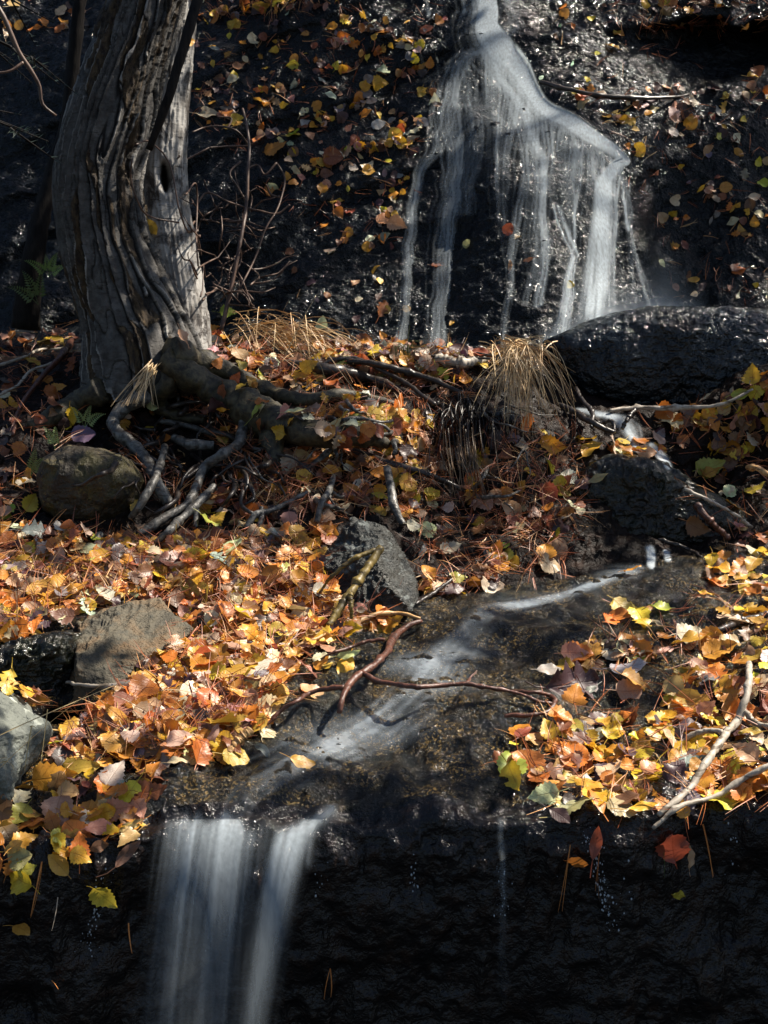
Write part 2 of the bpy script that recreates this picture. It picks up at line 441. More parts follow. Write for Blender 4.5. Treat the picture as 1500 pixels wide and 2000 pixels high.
desc = {'rock_face': 'black dripping rock face below the leaf covered ledge', 'rock_ledge': 'wet gravelly brown rock ledge under the shallow stream',
        'ground': 'dark soil bank under the tree roots and leaf litter', 'cliff': 'steep wet black rock wall behind the waterfall'}
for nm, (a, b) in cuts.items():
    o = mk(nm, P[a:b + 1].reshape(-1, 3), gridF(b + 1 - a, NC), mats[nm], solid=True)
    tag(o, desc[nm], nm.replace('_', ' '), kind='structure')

# ------------------------------------------------------------------ rays through a pixel onto what is already built
BV = bvh()
def hit(px, py, b=None):
    dirv = at(px, py, 1.0) - CAM
    L = np.linalg.norm(dirv)
    h = (b or BV).ray_cast(Vector(CAM), Vector(dirv / L))
    if h[0] is None: return None
    return np.array(h[0]), np.array(h[1]), h[3] / L
def depth(px, py, b=None, dflt=4.0):
    h = hit(px, py, b); return h[2] if h else dflt

# ------------------------------------------------------------------ boulders
def blob(poly, d, thick, nphi=150, nth=90, e=.75, amp=.05, freq=7, seed=0, fine=.012, jag=0.0):
    poly = np.array(poly, float); c = poly.mean(0)
    q = poly - c; q[:, 1] *= -1
    dense = np.concatenate([q[i] + (q[(i + 1) % len(q)] - q[i]) * np.linspace(0, 1, 40, endpoint=False)[:, None] for i in range(len(q))])
    ang = np.arctan2(dense[:, 1], dense[:, 0]); o = np.argsort(ang)
    phi = np.linspace(-np.pi, np.pi, nphi, endpoint=False)
    Rr = np.interp(phi, ang[o], np.linalg.norm(dense, axis=1)[o], period=2 * np.pi)
    th = np.linspace(-np.pi / 2, np.pi / 2, nth)
    cth = np.abs(np.cos(th)); sth = np.sign(th) * np.clip(1 - cth ** (2 / e), 0, 1) ** (e / 2)
    ctr = at(c[0], c[1], d)
    X = (Rr * np.cos(phi))[None] * cth[:, None] * K * d; Y = (Rr * np.sin(phi))[None] * cth[:, None] * K * d
    V = ctr + X[..., None] * np.array([1, 0, 0]) + Y[..., None] * UP - FW * (thick * sth)[:, None, None]
    n = V - ctr; n /= np.linalg.norm(n, axis=2)[..., None] + 1e-9
    size = thick
    nz = amp * fbm(V * freq, 4, seed) + fine * ridged(V * 40, 3, seed + 5)
    if jag: nz = nz + jag * (np.round(fbm(V * [9, 9, 12], 2, seed + 9) * 2.5) / 2.5)
    edge_ = (.35 + .65 * np.abs(sth))[:, None]
    V = V + n * (nz * size * edge_)[..., None]
    F = []
    for i in range(nth - 1):
        for j in range(nphi):
            a = i * nphi + j; b = i * nphi + (j + 1) % nphi
            F.append([a, b, b + nphi, a + nphi])
    return V.reshape(-1, 3), F

def hullrock(pts, sub=5, amp=.012, freq=12, seed=0, fine=.004, soft=2):
    bm = bmesh.new()
    for px, py, d in pts: bm.verts.new(at(px, py, d))
    r = bmesh.ops.convex_hull(bm, input=bm.verts)
    bmesh.ops.delete(bm, geom=[v for v in bm.verts if not v.link_faces], context='VERTS')
    bmesh.ops.triangulate(bm, faces=bm.faces)
    for _ in range(sub): bmesh.ops.subdivide_edges(bm, edges=bm.edges, cuts=1, use_grid_fill=True)
    for _ in range(soft): bmesh.ops.smooth_vert(bm, verts=bm.verts, factor=.5, use_axis_x=True, use_axis_y=True, use_axis_z=True)
    bm.normal_update()
    V = np.array([v.co for v in bm.verts]); N = np.array([v.normal for v in bm.verts])
    V = V + N * (amp * fbm(V * freq, 4, seed) + fine * ridged(V * 60, 3, seed + 3))[:, None]
    F = [[v.index for v in f.verts] for f in bm.faces]; bm.free()
    return V, F

def boulder(V, F, mat, label, cat='boulder', name='boulder'):
    return tag(mk(name, V, F, mat, solid=True, loc=V.mean(0)), label, cat)

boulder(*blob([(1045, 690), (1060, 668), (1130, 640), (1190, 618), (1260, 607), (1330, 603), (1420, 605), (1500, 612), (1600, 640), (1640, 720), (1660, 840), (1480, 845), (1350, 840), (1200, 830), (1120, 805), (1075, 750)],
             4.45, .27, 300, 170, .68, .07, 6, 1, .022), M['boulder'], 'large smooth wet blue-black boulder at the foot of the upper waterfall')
boulder(*blob([(78, 930), (92, 893), (140, 872), (200, 880), (250, 898), (280, 940), (272, 985), (237, 1015), (180, 1032), (125, 1028), (90, 1000)],
             3.72, .14, 160, 90, .8, .10, 9, 2, .02), M['mossrock'], 'rounded brown mossy boulder beneath the snaking tree roots')
boulder(*hullrock([(148, 1255, 2.98), (150, 1213, 3.08), (205, 1196, 3.08), (245, 1180, 3.1), (312, 1173, 3.12), (338, 1200, 3.08), (372, 1232, 3.05), (350, 1262, 2.98), (312, 1282, 2.94), (268, 1312, 2.90), (240, 1350, 2.86), (212, 1375, 2.84), (172, 1385, 2.84), (132, 1378, 2.86), (150, 1300, 2.86),
                   (150, 1240, 3.3), (340, 1230, 3.35), (250, 1300, 3.2), (310, 1185, 3.35)], 5, .010, 11, 3, .003, 3), M['dryrock'], 'dry grey-brown block of stone with rusty patches between litter and hollow')
boulder(*blob([(-10, 1265), (60, 1243), (120, 1232), (152, 1238), (158, 1275), (152, 1330), (138, 1382), (100, 1392), (60, 1368), (10, 1335), (-50, 1325), (-90, 1300), (-80, 1262)],
             2.98, .12, 160, 90, .6, .09, 12, 4, .09, .10), M['blackrock'], 'glistening black rock wet with runoff beside the dry grey block')
boulder(*hullrock([(-90, 1365, 2.5), (0, 1355, 2.55), (38, 1392, 2.55), (60, 1420, 2.55), (95, 1424, 2.58), (70, 1460, 2.52), (45, 1505, 2.47), (22, 1545, 2.42), (0, 1580, 2.42), (-100, 1600, 2.4), (-60, 1450, 2.36), (20, 1440, 2.44), (0, 1350, 2.75), (80, 1440, 2.7), (-90, 1380, 2.8), (0, 1590, 2.6)],
                 5, .012, 10, 5, .003, 2), M['palerock'], 'pale grey rock with white lichen spots and dark cracks under straw stalks')
boulder(*hullrock([(690, 1018, 3.51), (748, 1026, 3.49), (792, 1085, 3.47), (815, 1175, 3.35), (636, 1072, 3.47), (626, 1115, 3.40), (690, 1208, 3.27), (732, 1088, 3.31), (757, 1140, 3.27), (803, 1192, 3.27), (740, 1205, 3.29), (640, 1180, 3.32),
                   (700, 1060, 3.72), (790, 1120, 3.67), (640, 1120, 3.67)], 5, .008, 14, 6, .004, 1), M['slate'], 'pointed slaty grey rock with lichen behind the propped yellow stick')
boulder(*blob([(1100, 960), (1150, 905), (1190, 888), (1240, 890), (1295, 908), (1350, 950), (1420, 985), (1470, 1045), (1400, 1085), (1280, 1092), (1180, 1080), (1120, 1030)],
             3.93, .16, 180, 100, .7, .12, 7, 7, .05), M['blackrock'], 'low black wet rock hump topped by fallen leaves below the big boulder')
boulder(*blob([(385, 1200), (400, 1190), (430, 1192), (446, 1205), (440, 1225), (405, 1228), (388, 1216)], 3.13, .05, 60, 40, .9, .1, 20, 8), M['slate'], 'small dark grey cobble half buried in orange litter', 'cobble', 'cobble')
boulder(*blob([(680, 1190), (700, 1176), (722, 1182), (735, 1205), (705, 1214), (683, 1208)], 3.3, .05, 60, 40, .9, .1, 20, 9), M['mossrock'], 'small reddish brown cobble at the foot of the pointed rock', 'cobble', 'cobble')
boulder(*blob([(950, 805), (985, 795), (1022, 812), (1030, 838), (990, 842), (955, 828)], 4.05, .07, 60, 40, .8, .12, 18, 10), M['boulder'], 'blue-grey stone chip poking out beneath the dry grass tussock', 'cobble', 'cobble')
boulder(*blob([(-60, 1225), (0, 1215), (30, 1222), (34, 1250), (0, 1262), (-60, 1262)], 3.02, .06, 60, 40, .8, .1, 18, 11), M['slate'], 'small grey stone wedged above the glistening black rock', 'cobble', 'cobble')
BV = bvh()

BV0 = BV   # ground and boulders, before any root
# ------------------------------------------------------------------ trees
def axis(pts, n):
    """pts: (px, py, r_px, d) -> centres, radii"""
    p = np.array(pts, float); C = at(p[:, 0], p[:, 1], p[:, 3]); r = p[:, 2] * K * p[:, 3]
    q = resample(np.c_[C, r], n); return q[:, :3], q[:, 3]

def trunk_mesh(pts, n, seg, seed, plate_amp, hollow=None, lob=.05):
    C, r = axis(pts, n)
    V, F = tube(C, r, seg, cap=True)
    V = V.reshape(n, seg, 3); dv = V - C[:, None]; un = dv / np.linalg.norm(dv, axis=2)[..., None]
    s = np.r_[0, np.cumsum(np.linalg.norm(np.diff(C, axis=0), axis=1))]
    th = np.linspace(0, 2 * np.pi, seg, endpoint=False)
    cyl = np.stack([np.cos(th)[None] * .17 + 0 * s[:, None], np.sin(th)[None] * .17 + 0 * s[:, None], s[:, None] + 0 * th[None]], -1)
    NS = 24
    big_ = fbm(cyl * [5, 5, 2.0], 3, seed); fine_ = fbm(cyl * [22, 22, 6], 3, seed + 7)
    q0 = th[None] * NS / (2 * np.pi) + 1.5 * big_ + .28 * fine_
    k0 = np.floor(q0); q_ = q0 - k0; idk = np.mod(k0, NS).astype(np.int64)
    hh = hsh(idk, idk * 3 + 1, idk * 0, seed)
    sg = s[:, None] / .21 + hh * 5 + .55 * fbm(cyl * [9, 9, 7], 3, seed + 3) + .8 * big_ + .5 * q_; ks = np.floor(sg); fs = sg - ks
    ty = hsh(idk, ks.astype(np.int64), idk * 0 + 5, seed + 1)
    wdt = .10 + .10 * hsh(idk, ks.astype(np.int64), idk * 0 + 9, seed + 2) ** 2
    plate = sst(-.2, .1, ty + .5 * fbm(cyl * [6, 6, 2], 2, seed + 31) + .15)
    endc = 1 - sst(.0, .10, fs); q_ = np.minimum(q_, .92 + .08 * q_)
    q_ = q_ * (1 - .5 * endc)
    rim = sst(.84, .93, q_) * sst(-.35, .25, fbm(cyl * [9, 9, 5], 2, seed + 4)); crack = np.maximum(1 - sst(.02, .10 + wdt, q_), .8 * endc * (fs < .06))
    small = ridged(cyl * [52, 52, 24], 3, seed + 11); med = fbm(cyl * [30, 30, 11], 4, seed + 12, .6)
    lobes = fbm(cyl * [4.5, 4.5, 1.1], 3, seed + 20)
    h = plate_amp * (.9 * q_ * sst(0, .12, q_) + .25 * rim - .25 * crack) + plate_amp * (.22 * small + .5 * med) * (1 - .75 * plate) + lob * lobes * r[:, None] + plate_amp * .06 * small
    if hollow:
        wob_ = 1 + .5 * fbm(cyl * 22, 3, 77)
        hx, hy, wx, wy, dep = hollow; plate = 0 * plate
        X_, Y_, _ = pix(V); front = (un @ FW) < 0
        h = h - dep * front * np.exp(-(((X_ - hx - .12 * (Y_ - hy)) / wx) ** 2 + ((Y_ - hy) / wy) ** 2) ** 2 * wob_)
        plate = (front * np.exp(-(((X_ - hx - .12 * (Y_ - hy)) / wx) ** 2 + ((Y_ - hy) / wy) ** 2) ** 2 * wob_)).clip(0, 1)
        rimh = front * np.exp(-((np.sqrt(((X_ - hx) / (wx * 1.6)) ** 2 + ((Y_ - hy) / (wy * 1.4)) ** 2) - 1) / .3) ** 2)
        h = h + .004 * rimh
    V = V + un * h[..., None]
    return V.reshape(-1, 3), F, plate.ravel(), rim.ravel(), crack.ravel()

TP = [(690, -1500, 34, 4.9), (560, -1100, 48, 4.7), (430, -700, 58, 4.5), (352, -300, 60, 4.35), (296, -30, 65, 4.25), (257, 100, 68, 4.22), (211, 250, 76, 4.2), (190, 350, 78, 4.2), (200, 450, 80, 4.2), (232, 550, 86, 4.2), (266, 640, 98, 4.2), (280, 700, 110, 4.2), (288, 770, 122, 4.22)]
V, F, pl, rim, crk = trunk_mesh(TP[3:], 640, 330, 3, .013)
birch = empty('birch_tree', at(270, 720, 4.2), 'thick leaning birch tree with cracked grey-brown plated bark and exposed roots', 'tree')
mk('trunk', V, F, M['bark'], birch, attrs={'plate': pl, 'edge': rim, 'crack': crk}, solid=True)
WP = [(560, -1200, 26, 4.9), (470, -700, 32, 4.7), (400, -300, 36, 4.5), (352, -40, 38, 4.42), (336, 100, 42, 4.4), (322, 220, 46, 4.4), (318, 350, 48, 4.4), (330, 480, 53, 4.4), (345, 580, 57, 4.4), (352, 700, 62, 4.4)]
V, F, pl2, rim2, crk2 = trunk_mesh(WP[2:], 420, 150, 13, .004, hollow=(324, 345, 12, 26, .06), lob=.08)
white = empty('birch_tree', at(350, 690, 4.4), 'slimmer white-barked birch with a dark knot hole behind the thick trunk', 'tree')
mk('trunk', V, F, M['whitebark'], white, attrs={'hole': sst(.15, .6, pl2)}, solid=True)
BV = bvh()

def path3(pts, n, b=None, sm=1, sink=.25):
    """pts (px, py, r_px, lift_m) laid on what is under the pixel"""
    p = np.array(pts, float)
    ds = np.array([depth(a, c, b) for a, c in p[:, :2]])
    if sm and len(ds) > 3: ds = np.minimum(ds, np.convolve(np.pad(ds, 1, mode='edge'), [.25, .5, .25], 'valid') + .02)
    rm = p[:, 2] * K * ds
    d = ds - p[:, 3] - rm * (1 - sink)
    C = at(p[:, 0], p[:, 1], d); q = resample(np.c_[C, rm], n); return q[:, :3], np.maximum(q[:, 3], .0008)

ROOTS = [  # (path, material, label)
 ([(318, 700, 22, .03), (352, 724, 26, .05), (405, 754, 29, .07), (470, 788, 31, .08), (540, 826, 32, .09), (620, 848, 25, .08), (690, 850, 21, .06), (738, 858, 15, .04), (756, 868, 9, .02)], 'mossroot', 'thick mossy root'),
 ([(520, 820, 30, .04), (535, 870, 20, .03), (545, 915, 10, 0)], 'mossroot', None),
 ([(330, 690, 34, .02), (430, 720, 22, .04), (520, 765, 17, .05), (600, 780, 14, .05), (680, 772, 11, .03), (770, 790, 7, 0)], 'mossroot', None),
 ([(285, 775, 16, .06), (248, 793, 16, .09), (224, 815, 15, .11), (230, 845, 15, .11), (262, 872, 15, .10), (288, 905, 14, .07), (308, 945, 14, .04), (330, 985, 15, .01)], 'root', 'pale root bent like a snake'),
 ([(480, 775, 13, .08), (476, 820, 12, .10), (466, 866, 13, .10), (430, 890, 12, .10), (400, 912, 11, .09), (384, 950, 11, .07), (364, 985, 11, .05), (318, 1014, 11, .04), (272, 1045, 10, .01)], 'root', 'kinked dark grey root'),
 ([(322, 872, 7, .10), (312, 910, 9, .13), (295, 950, 10, .13), (268, 995, 10, .08), (255, 1010, 8, .03)], 'root', None),
 ([(418, 952, 10, .05), (385, 985, 10, .07), (352, 1015, 10, .07), (325, 1042, 9, .05), (305, 1060, 8, .02)], 'root', 'mottled white root'),
 ([(340, 855, 11, .05), (375, 868, 13, .07), (418, 870, 11, .05)], 'root', None),
 ([(310, 822, 6, .02), (360, 830, 7, .04), (420, 850, 6, .01)], 'root', None),
 ([(652, 930, 6, .04), (641, 962, 7, .07), (626, 990, 7, .07), (619, 1020, 6, .03)], 'root', 'forked white root'),
 ([(643, 957, 5, .07), (662, 970, 4, .05), (676, 968, 3, .03)], 'root', None),
 ([(756, 915, 10, .04), (763, 950, 10, .07), (768, 985, 10, .07), (786, 1025, 9, .02)], 'root', None),
 ([(382, 960, 7, .06), (384, 1000, 6, .06), (382, 1030, 6, .02)], 'root', None),
 ([(482, 1030, 7, .02), (500, 1005, 8, .06), (520, 1000, 7, .06), (545, 990, 6, .05), (600, 962, 5, .02)], 'root', None),
 ([(510, 992, 5, .05), (512, 1010, 6, .05), (505, 1030, 5, .02)], 'root', None),
 ([(600, 915, 5, 0), (630, 892, 8, .03), (652, 870, 6, .01)], 'root', None),
 ([(690, 882, 8, .01), (760, 905, 8, .03), (830, 925, 6, .03), (890, 950, 5, .02), (960, 985, 3, 0)], 'twig_dark', 'thin dark root'),
 ([(60, 835, 14, 0), (100, 815, 18, .03), (150, 790, 22, .03), (200, 760, 28, 0)], 'mossroot', None),
 ([(560, 715, 14, .01), (640, 722, 14, .03), (720, 738, 9, .03), (790, 765, 7, .04), (856, 790, 6, .02)], 'twig_dark', None),
 ([(340, 700, 22, .02), (330, 745, 20, .03), (310, 790, 16, .03), (350, 812, 12, .03), (400, 820, 8, .01)], 'mossroot', None),
]
for k_, (p, m_, lb) in enumerate(ROOTS):
    C, r = path3(p, max(24, 14 * len(p)))
    r = r * (1 + .12 * vnoise(np.stack([np.arange(len(r)) * .23, r * 0 + k_, r * 0], -1), 5))
    r = r * (.82 if m_ == 'root' else 1.0); V, F = tube(C, r, 20, rough=.16 if m_ == 'root' else .17, freq=30, seed=k_)
    o = mk('root', V, F, M[m_], birch, solid=True)
    if lb: o['label'] = lb
for k_ in range(77):
    x, y = (rnd.uniform(225, 540), rnd.uniform(765, 950)) if k_ % 3 else (rnd.uniform(480, 1050), rnd.uniform(760, 980))
    a = rnd.uniform(.2, 2.6); L = rnd.uniform(40, 150); q = []; r0_ = rnd.uniform(2, 7)
    for j in range(6):
        q.append((x, y, r0_ * (1 - .13 * j), (.0, .05, .08, .08, .05, .0)[j] * rnd.uniform(.6, 1.3))); a += rnd.uniform(-.7, .7); x += math.cos(a) * L / 5; y += math.sin(a) * L / 7
    C, r = path3(q, 28, BV0); V, F = tube(C, r, 7, rough=.2, freq=60, seed=k_)
    mk('root', V, F, M['root'] if k_ % 3 == 0 else M['twig_dark'], birch)
BV = bvh()

# dark stems beside the tree
def stick_thing(name, cat, label, parts, mat, seg=10, rough=.22, group=None):
    """parts: list of (kind, path, n); the first is the main stem"""
    e = None; first = True
    for kind, pts, b_ in parts:
        C, r = axis(pts, 40) if pts[0][3] > 1 else path3(pts, max(10, 8 * len(pts)), b_)
        if len(C) < 60: C = resample(np.c_[C, r], 60); r = C[:, 3]; C = C[:, :3]
        r_ = np.random.default_rng(int(pts[0][0] * 7 + pts[0][1])); ii = np.arange(len(r))
        r = .84 * r * (1 + .10 * vnoise(np.stack([ii * .4, ii * 0., ii * 0.], -1), 4))
        for _ in range(5): r = r * (1 + r_.uniform(.15, .45) * np.exp(-((ii - r_.uniform(4, 56)) / 1.1) ** 2))
        C = C + .0016 * np.stack([vnoise(np.stack([ii * .22, ii * 0. + o_, ii * 0.], -1), 6) for o_ in (1.3, 5.7, 9.1)], -1)
        V, F = tube(C, r, seg, rough=rough, freq=90, seed=len(pts))
        if first and len(parts) == 1:
            return tag(mk(name, V, F, M[mat], loc=C[0]), label, cat, group)
        if first: e = empty(name, C[0], label, cat, group); first = False
        mk(kind, V, F, M[mat], e)
    return e
def free_stick(name, cat, label, pts, mat, n=40, seg=10, rough=.12):
    C, r = axis(pts, n); V, F = tube(C, r, seg, rough=rough, freq=50, seed=3)
    return tag(mk(name, V, F, M[mat], loc=C[-1]), label, cat)
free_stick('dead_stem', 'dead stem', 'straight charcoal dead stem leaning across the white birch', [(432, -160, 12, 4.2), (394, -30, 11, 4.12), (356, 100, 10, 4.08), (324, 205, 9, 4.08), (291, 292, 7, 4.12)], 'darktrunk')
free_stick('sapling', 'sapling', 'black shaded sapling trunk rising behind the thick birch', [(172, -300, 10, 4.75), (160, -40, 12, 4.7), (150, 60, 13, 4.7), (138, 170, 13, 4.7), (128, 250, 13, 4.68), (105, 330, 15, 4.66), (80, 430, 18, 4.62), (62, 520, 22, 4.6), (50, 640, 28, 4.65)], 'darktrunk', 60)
e_ = empty('hanging_twig', at(0, 20, 2.3), 'slender blurred grey twig hanging in the dark beside the birch', 'twig')
for k_, q in (('stem', [(-60, -60, 5, 2.3), (0, 20, 5, 2.3), (42, 110, 4.5, 2.32), (62, 140, 4, 2.33), (76, 165, 3.5, 2.34), (84, 205, 3, 2.35), (110, 226, 2, 2.36)]), ('side_twig', [(-40, 142, 2.5, 2.3), (20, 138, 2.5, 2.31), (45, 122, 3, 2.32)])):
    C, r = axis(q, 30); V, F = tube(C, r, 7, rough=.1, freq=60); mk(k_, V, F, M['twig_pale'] if k_ == 'none' else M['shrub'], e_)

# ------------------------------------------------------------------ twigs and branches
stick_thing('fallen_branch', 'branch', 'wet red-brown forked branch lying across the stream', [
 ('stem', [(822, 1213, 4.8, .02), (800, 1222, 6.4, .05), (770, 1245, 8.0, .08), (752, 1278, 8.0, .10), (722, 1305, 8.0, .11), (700, 1318, 8.8, .11), (680, 1340, 8.0, .10), (668, 1365, 6.4, .09), (661, 1392, 5.6, .07)], None),
 ('side_twig', [(707, 1313, 5.6, .11), (728, 1327, 5.6, .11), (770, 1336, 5.6, .11), (813, 1341, 6.4, .10), (860, 1338, 5.6, .10), (910, 1337, 4.8, .09), (960, 1343, 4.8, .07), (1010, 1354, 4.0, .04), (1056, 1370, 4.0, .03), (1080, 1376, 3.2, .02)], None),
 ('side_twig', [(672, 1343, 5.6, .10), (640, 1345, 5.6, .09), (610, 1352, 4.8, .08), (575, 1372, 4.8, .06), (545, 1390, 4.0, .04), (522, 1415, 3.2, .01)], None),
 ('side_twig', [(752, 1250, 4.0, .09), (720, 1252, 4.0, .08), (690, 1262, 4.0, .06), (650, 1275, 3.2, .04), (615, 1292, 2.4, .01)], None),
 ('side_twig', [(910, 1336, 2.4, .09), (920, 1322, 2.4, .10), (931, 1310, 1.6, .11)], None)], 'twig_red')
stick_thing('curved_twig', 'twig', 'short red-brown twig curling back beside the upright orange leaf', [('stem', [(985, 1398, 4, .02), (1030, 1397, 5, .03), (1065, 1392, 5, .03), (1082, 1375, 5, .03), (1075, 1358, 5, .03), (1040, 1352, 4, .03), (1000, 1350, 4, .02)], None)], 'twig_red')
stick_thing('propped_stick', 'stick', 'yellow-barked stick with a pale side twig propped against the pointed rock', [
 ('stem', [(744, 1070, 9, 3.25), (692, 1146, 10, 3.18), (640, 1222, 8, 3.11)], None),
 ('side_twig', [(742, 1073, 4, 3.25), (715, 1081, 5, 3.23), (680, 1098, 5, 3.22), (650, 1124, 4, 3.22), (622, 1160, 3, 3.28)], None),
 ('side_twig', [(684, 1160, 6, 3.16), (686, 1184, 5, 3.13), (686, 1208, 4, 3.14)], None)], 'twig_yellow')
stick_thing('long_stick', 'stick', 'long orange-barked stick lying on litter below the pointed rock', [
 ('stem', [(820, 1208, 3, .02), (775, 1198, 5, .03), (735, 1200, 6, .03), (700, 1213, 6, .03), (660, 1222, 7, .03), (610, 1228, 7, .03), (560, 1243, 7, .02), (500, 1258, 6, .02), (440, 1278, 6, .02), (395, 1298, 4, .01)], None),
 ('side_twig', [(652, 1228, 3, .03), (620, 1245, 3, .03), (580, 1262, 3, .02), (552, 1284, 2, .01)], None)], 'stick_orange')
stick_thing('broken_stub', 'stick', 'short cut orange stick stub jutting from pale leaves', [('stem', [(446, 1470, 9, .01), (466, 1446, 10, .03), (490, 1424, 10, .05)], None)], 'stick_orange')
stick_thing('birch_twig', 'twig', 'silvery broken birch twig on orange litter by the dry grey block', [
 ('stem', [(130, 1333, 3, .02), (160, 1338, 4, .02), (200, 1340, 5, .03), (245, 1335, 7, .03), (290, 1326, 8, .03), (330, 1318, 9, .03), (365, 1318, 7, .03), (400, 1325, 5, .01)], None),
 ('side_twig', [(348, 1318, 6, .03), (330, 1306, 6, .03), (310, 1304, 5, .02)], None)], 'twig_pale')
stick_thing('fallen_twig', 'twig', 'long grey twig lying flat on needles above the dry grey block', [('stem', [(-40, 1168, 4, .02), (0, 1162, 5, .02), (40, 1153, 5, .02), (100, 1152, 5, .02), (160, 1159, 4, .02), (218, 1163, 3, .01)], None)], 'twig_dark')
stick_thing('forked_stick', 'stick', 'bare silvery forked stick standing among leaves on the far bank', [
 ('stem', [(1462, 1295, 6, .10), (1462, 1330, 8, .10), (1455, 1370, 9, .09), (1440, 1405, 9, .08), (1420, 1430, 8, .06), (1395, 1465, 9, .05), (1375, 1495, 9, .04), (1350, 1535, 8, .03), (1320, 1562, 8, .02), (1285, 1592, 6, .01)], None),
 ('side_twig', [(1452, 1388, 6, .08), (1470, 1408, 6, .06), (1505, 1418, 6, .04), (1560, 1415, 5, .02)], None),
 ('side_twig', [(1410, 1430, 6, .05), (1380, 1428, 6, .05), (1350, 1436, 6, .04), (1330, 1452, 6, .03), (1315, 1475, 7, .01)], None)], 'twig_pale')
stick_thing('dripping_stick', 'stick', 'wet grey stick overhanging the lip with water drops', [('stem', [(1560, 1470, 7, .03), (1500, 1497, 7, .03), (1450, 1522, 7, .03), (1410, 1548, 6, .03), (1360, 1566, 6, .03), (1320, 1578, 6, .03), (1275, 1618, 4, .02)], None)], 'twig_pale')
stick_thing('buried_stick', 'stick', 'black wet stick half buried in leaves at the stream margin', [('stem', [(1370, 1240, 3, .0), (1400, 1232, 6, .02), (1450, 1212, 8, .02), (1500, 1200, 8, .02)], None)], 'twig_dark')
stick_thing('crossing_stick', 'stick', 'straight whitish stick laid along the base of the big boulder', [('stem', [(1190, 802, 4, .03), (1240, 797, 5, .04), (1290, 797, 6, .04), (1340, 795, 6, .04), (1400, 792, 4, .03), (1470, 760, 3, .02)], None)], 'twig_pale')
stick_thing('red_stick', 'stick', 'dark red stick slanting down in the shade of the far bank', [('stem', [(1358, 985, 8, .05), (1380, 1010, 8, .06), (1405, 1035, 7, .05), (1424, 1052, 5, .03)], None)], 'twig_red')
stick_thing('grey_twig', 'twig', 'straight grey twig slanting over the low black rock hump', [('stem', [(1335, 955, 4, .03), (1370, 970, 4, .04), (1420, 995, 4, .04), (1470, 1030, 3, .03)], None)], 'twig_pale')
stick_thing('bridging_twig', 'twig', 'dark twig bridging the tiny cascade at the stream head', [('stem', [(1285, 1053, 3, .03), (1310, 1060, 4, .05), (1340, 1070, 4, .05), (1370, 1088, 3, .02)], None)], 'twig_dark')
stick_thing('orange_twig', 'twig', 'bent orange twig tip poking in over the shaded far bank', [('stem', [(1460, 914, 5, .25), (1478, 914, 6, .28), (1496, 924, 6, .30), (1540, 940, 6, .32)], None)], 'stick_orange')
stick_thing('hanging_vine', 'vine', 'thin black vine trailing from the waterfall across the rock wall', [('stem', [(1055, 160, 4, .01), (1100, 172, 5, .02), (1160, 185, 5, .03), (1230, 190, 5, .03), (1300, 191, 4, .03), (1345, 185, 3, .01)], None)], 'twig_dark')
stick_thing('debris_branch', 'branch', 'tangle of black dead branchlets caught beside the grass tussock', [
 ('stem', [(1090, 790, 5, .04), (1130, 808, 7, .08), (1160, 828, 7, .10), (1200, 845, 5, .08)], None),
 ('side_twig', [(1125, 758, 4, .06), (1140, 785, 5, .08), (1155, 800, 5, .09), (1155, 835, 4, .08)], None),
 ('side_twig', [(1215, 838, 4, .08), (1228, 815, 5, .10), (1240, 800, 4, .10)], None),
 ('side_twig', [(1165, 828, 4, .09), (1195, 822, 4, .10), (1200, 845, 4, .08)], None)], 'twig_dark')
for q, lb in (([(560, 742, 4, .02), (690, 700, 5, .04), (760, 730, 5, .06), (850, 790, 5, .04)], 'dark stick leaning down toward the black tussock hollow'),
              ([(640, 702, 5, .02), (740, 712, 7, .05), (820, 733, 7, .05), (905, 768, 5, .03)], 'wet black stick running along the mound under straw'),
              ([(850, 700, 9, .01), (900, 708, 12, .02), (950, 704, 8, .01)], 'short pale weathered log piece on top of the mound'),
              ([(930, 690, 3, .02), (1000, 700, 3, .02), (840, 695, 3, .02)][::-1], 'fine red twig on the mound before the dripping wall')):
    stick_thing('fallen_stick', 'stick', lb, [('stem', q, None)], 'twig_pale' if 'pale' in lb else 'twig_dark')
stick_thing('fallen_twig', 'twig', 'pale thin twig climbing the dark slope beneath the ferns', [('stem', [(-20, 720, 3, .05), (40, 700, 3, .06), (90, 682, 3, .06), (130, 680, 3, .05)], None)], 'twig_pale')
stick_thing('fallen_twig', 'twig', 'crooked grey twig crossing the dark slope above the mossy boulder', [('stem', [(-20, 780, 3, .05), (30, 755, 3, .06), (65, 722, 3, .06), (105, 708, 3, .05)], None)], 'twig_pale')
stick_thing('fallen_twig', 'twig', 'thicker reddish stick propped on the shaded slope', [('stem', [(25, 850, 4, .04), (38, 800, 5, .06), (70, 750, 6, .07), (115, 700, 7, .06), (140, 665, 6, .04)], None)], 'twig_red')
stick_thing('fallen_twig', 'twig', 'slim grey stick leaning beside the pointed rock over the stream edge', [('stem', [(812, 1180, 3, .02), (840, 1162, 4, .04), (882, 1132, 4, .04)], None)], 'twig_dark')

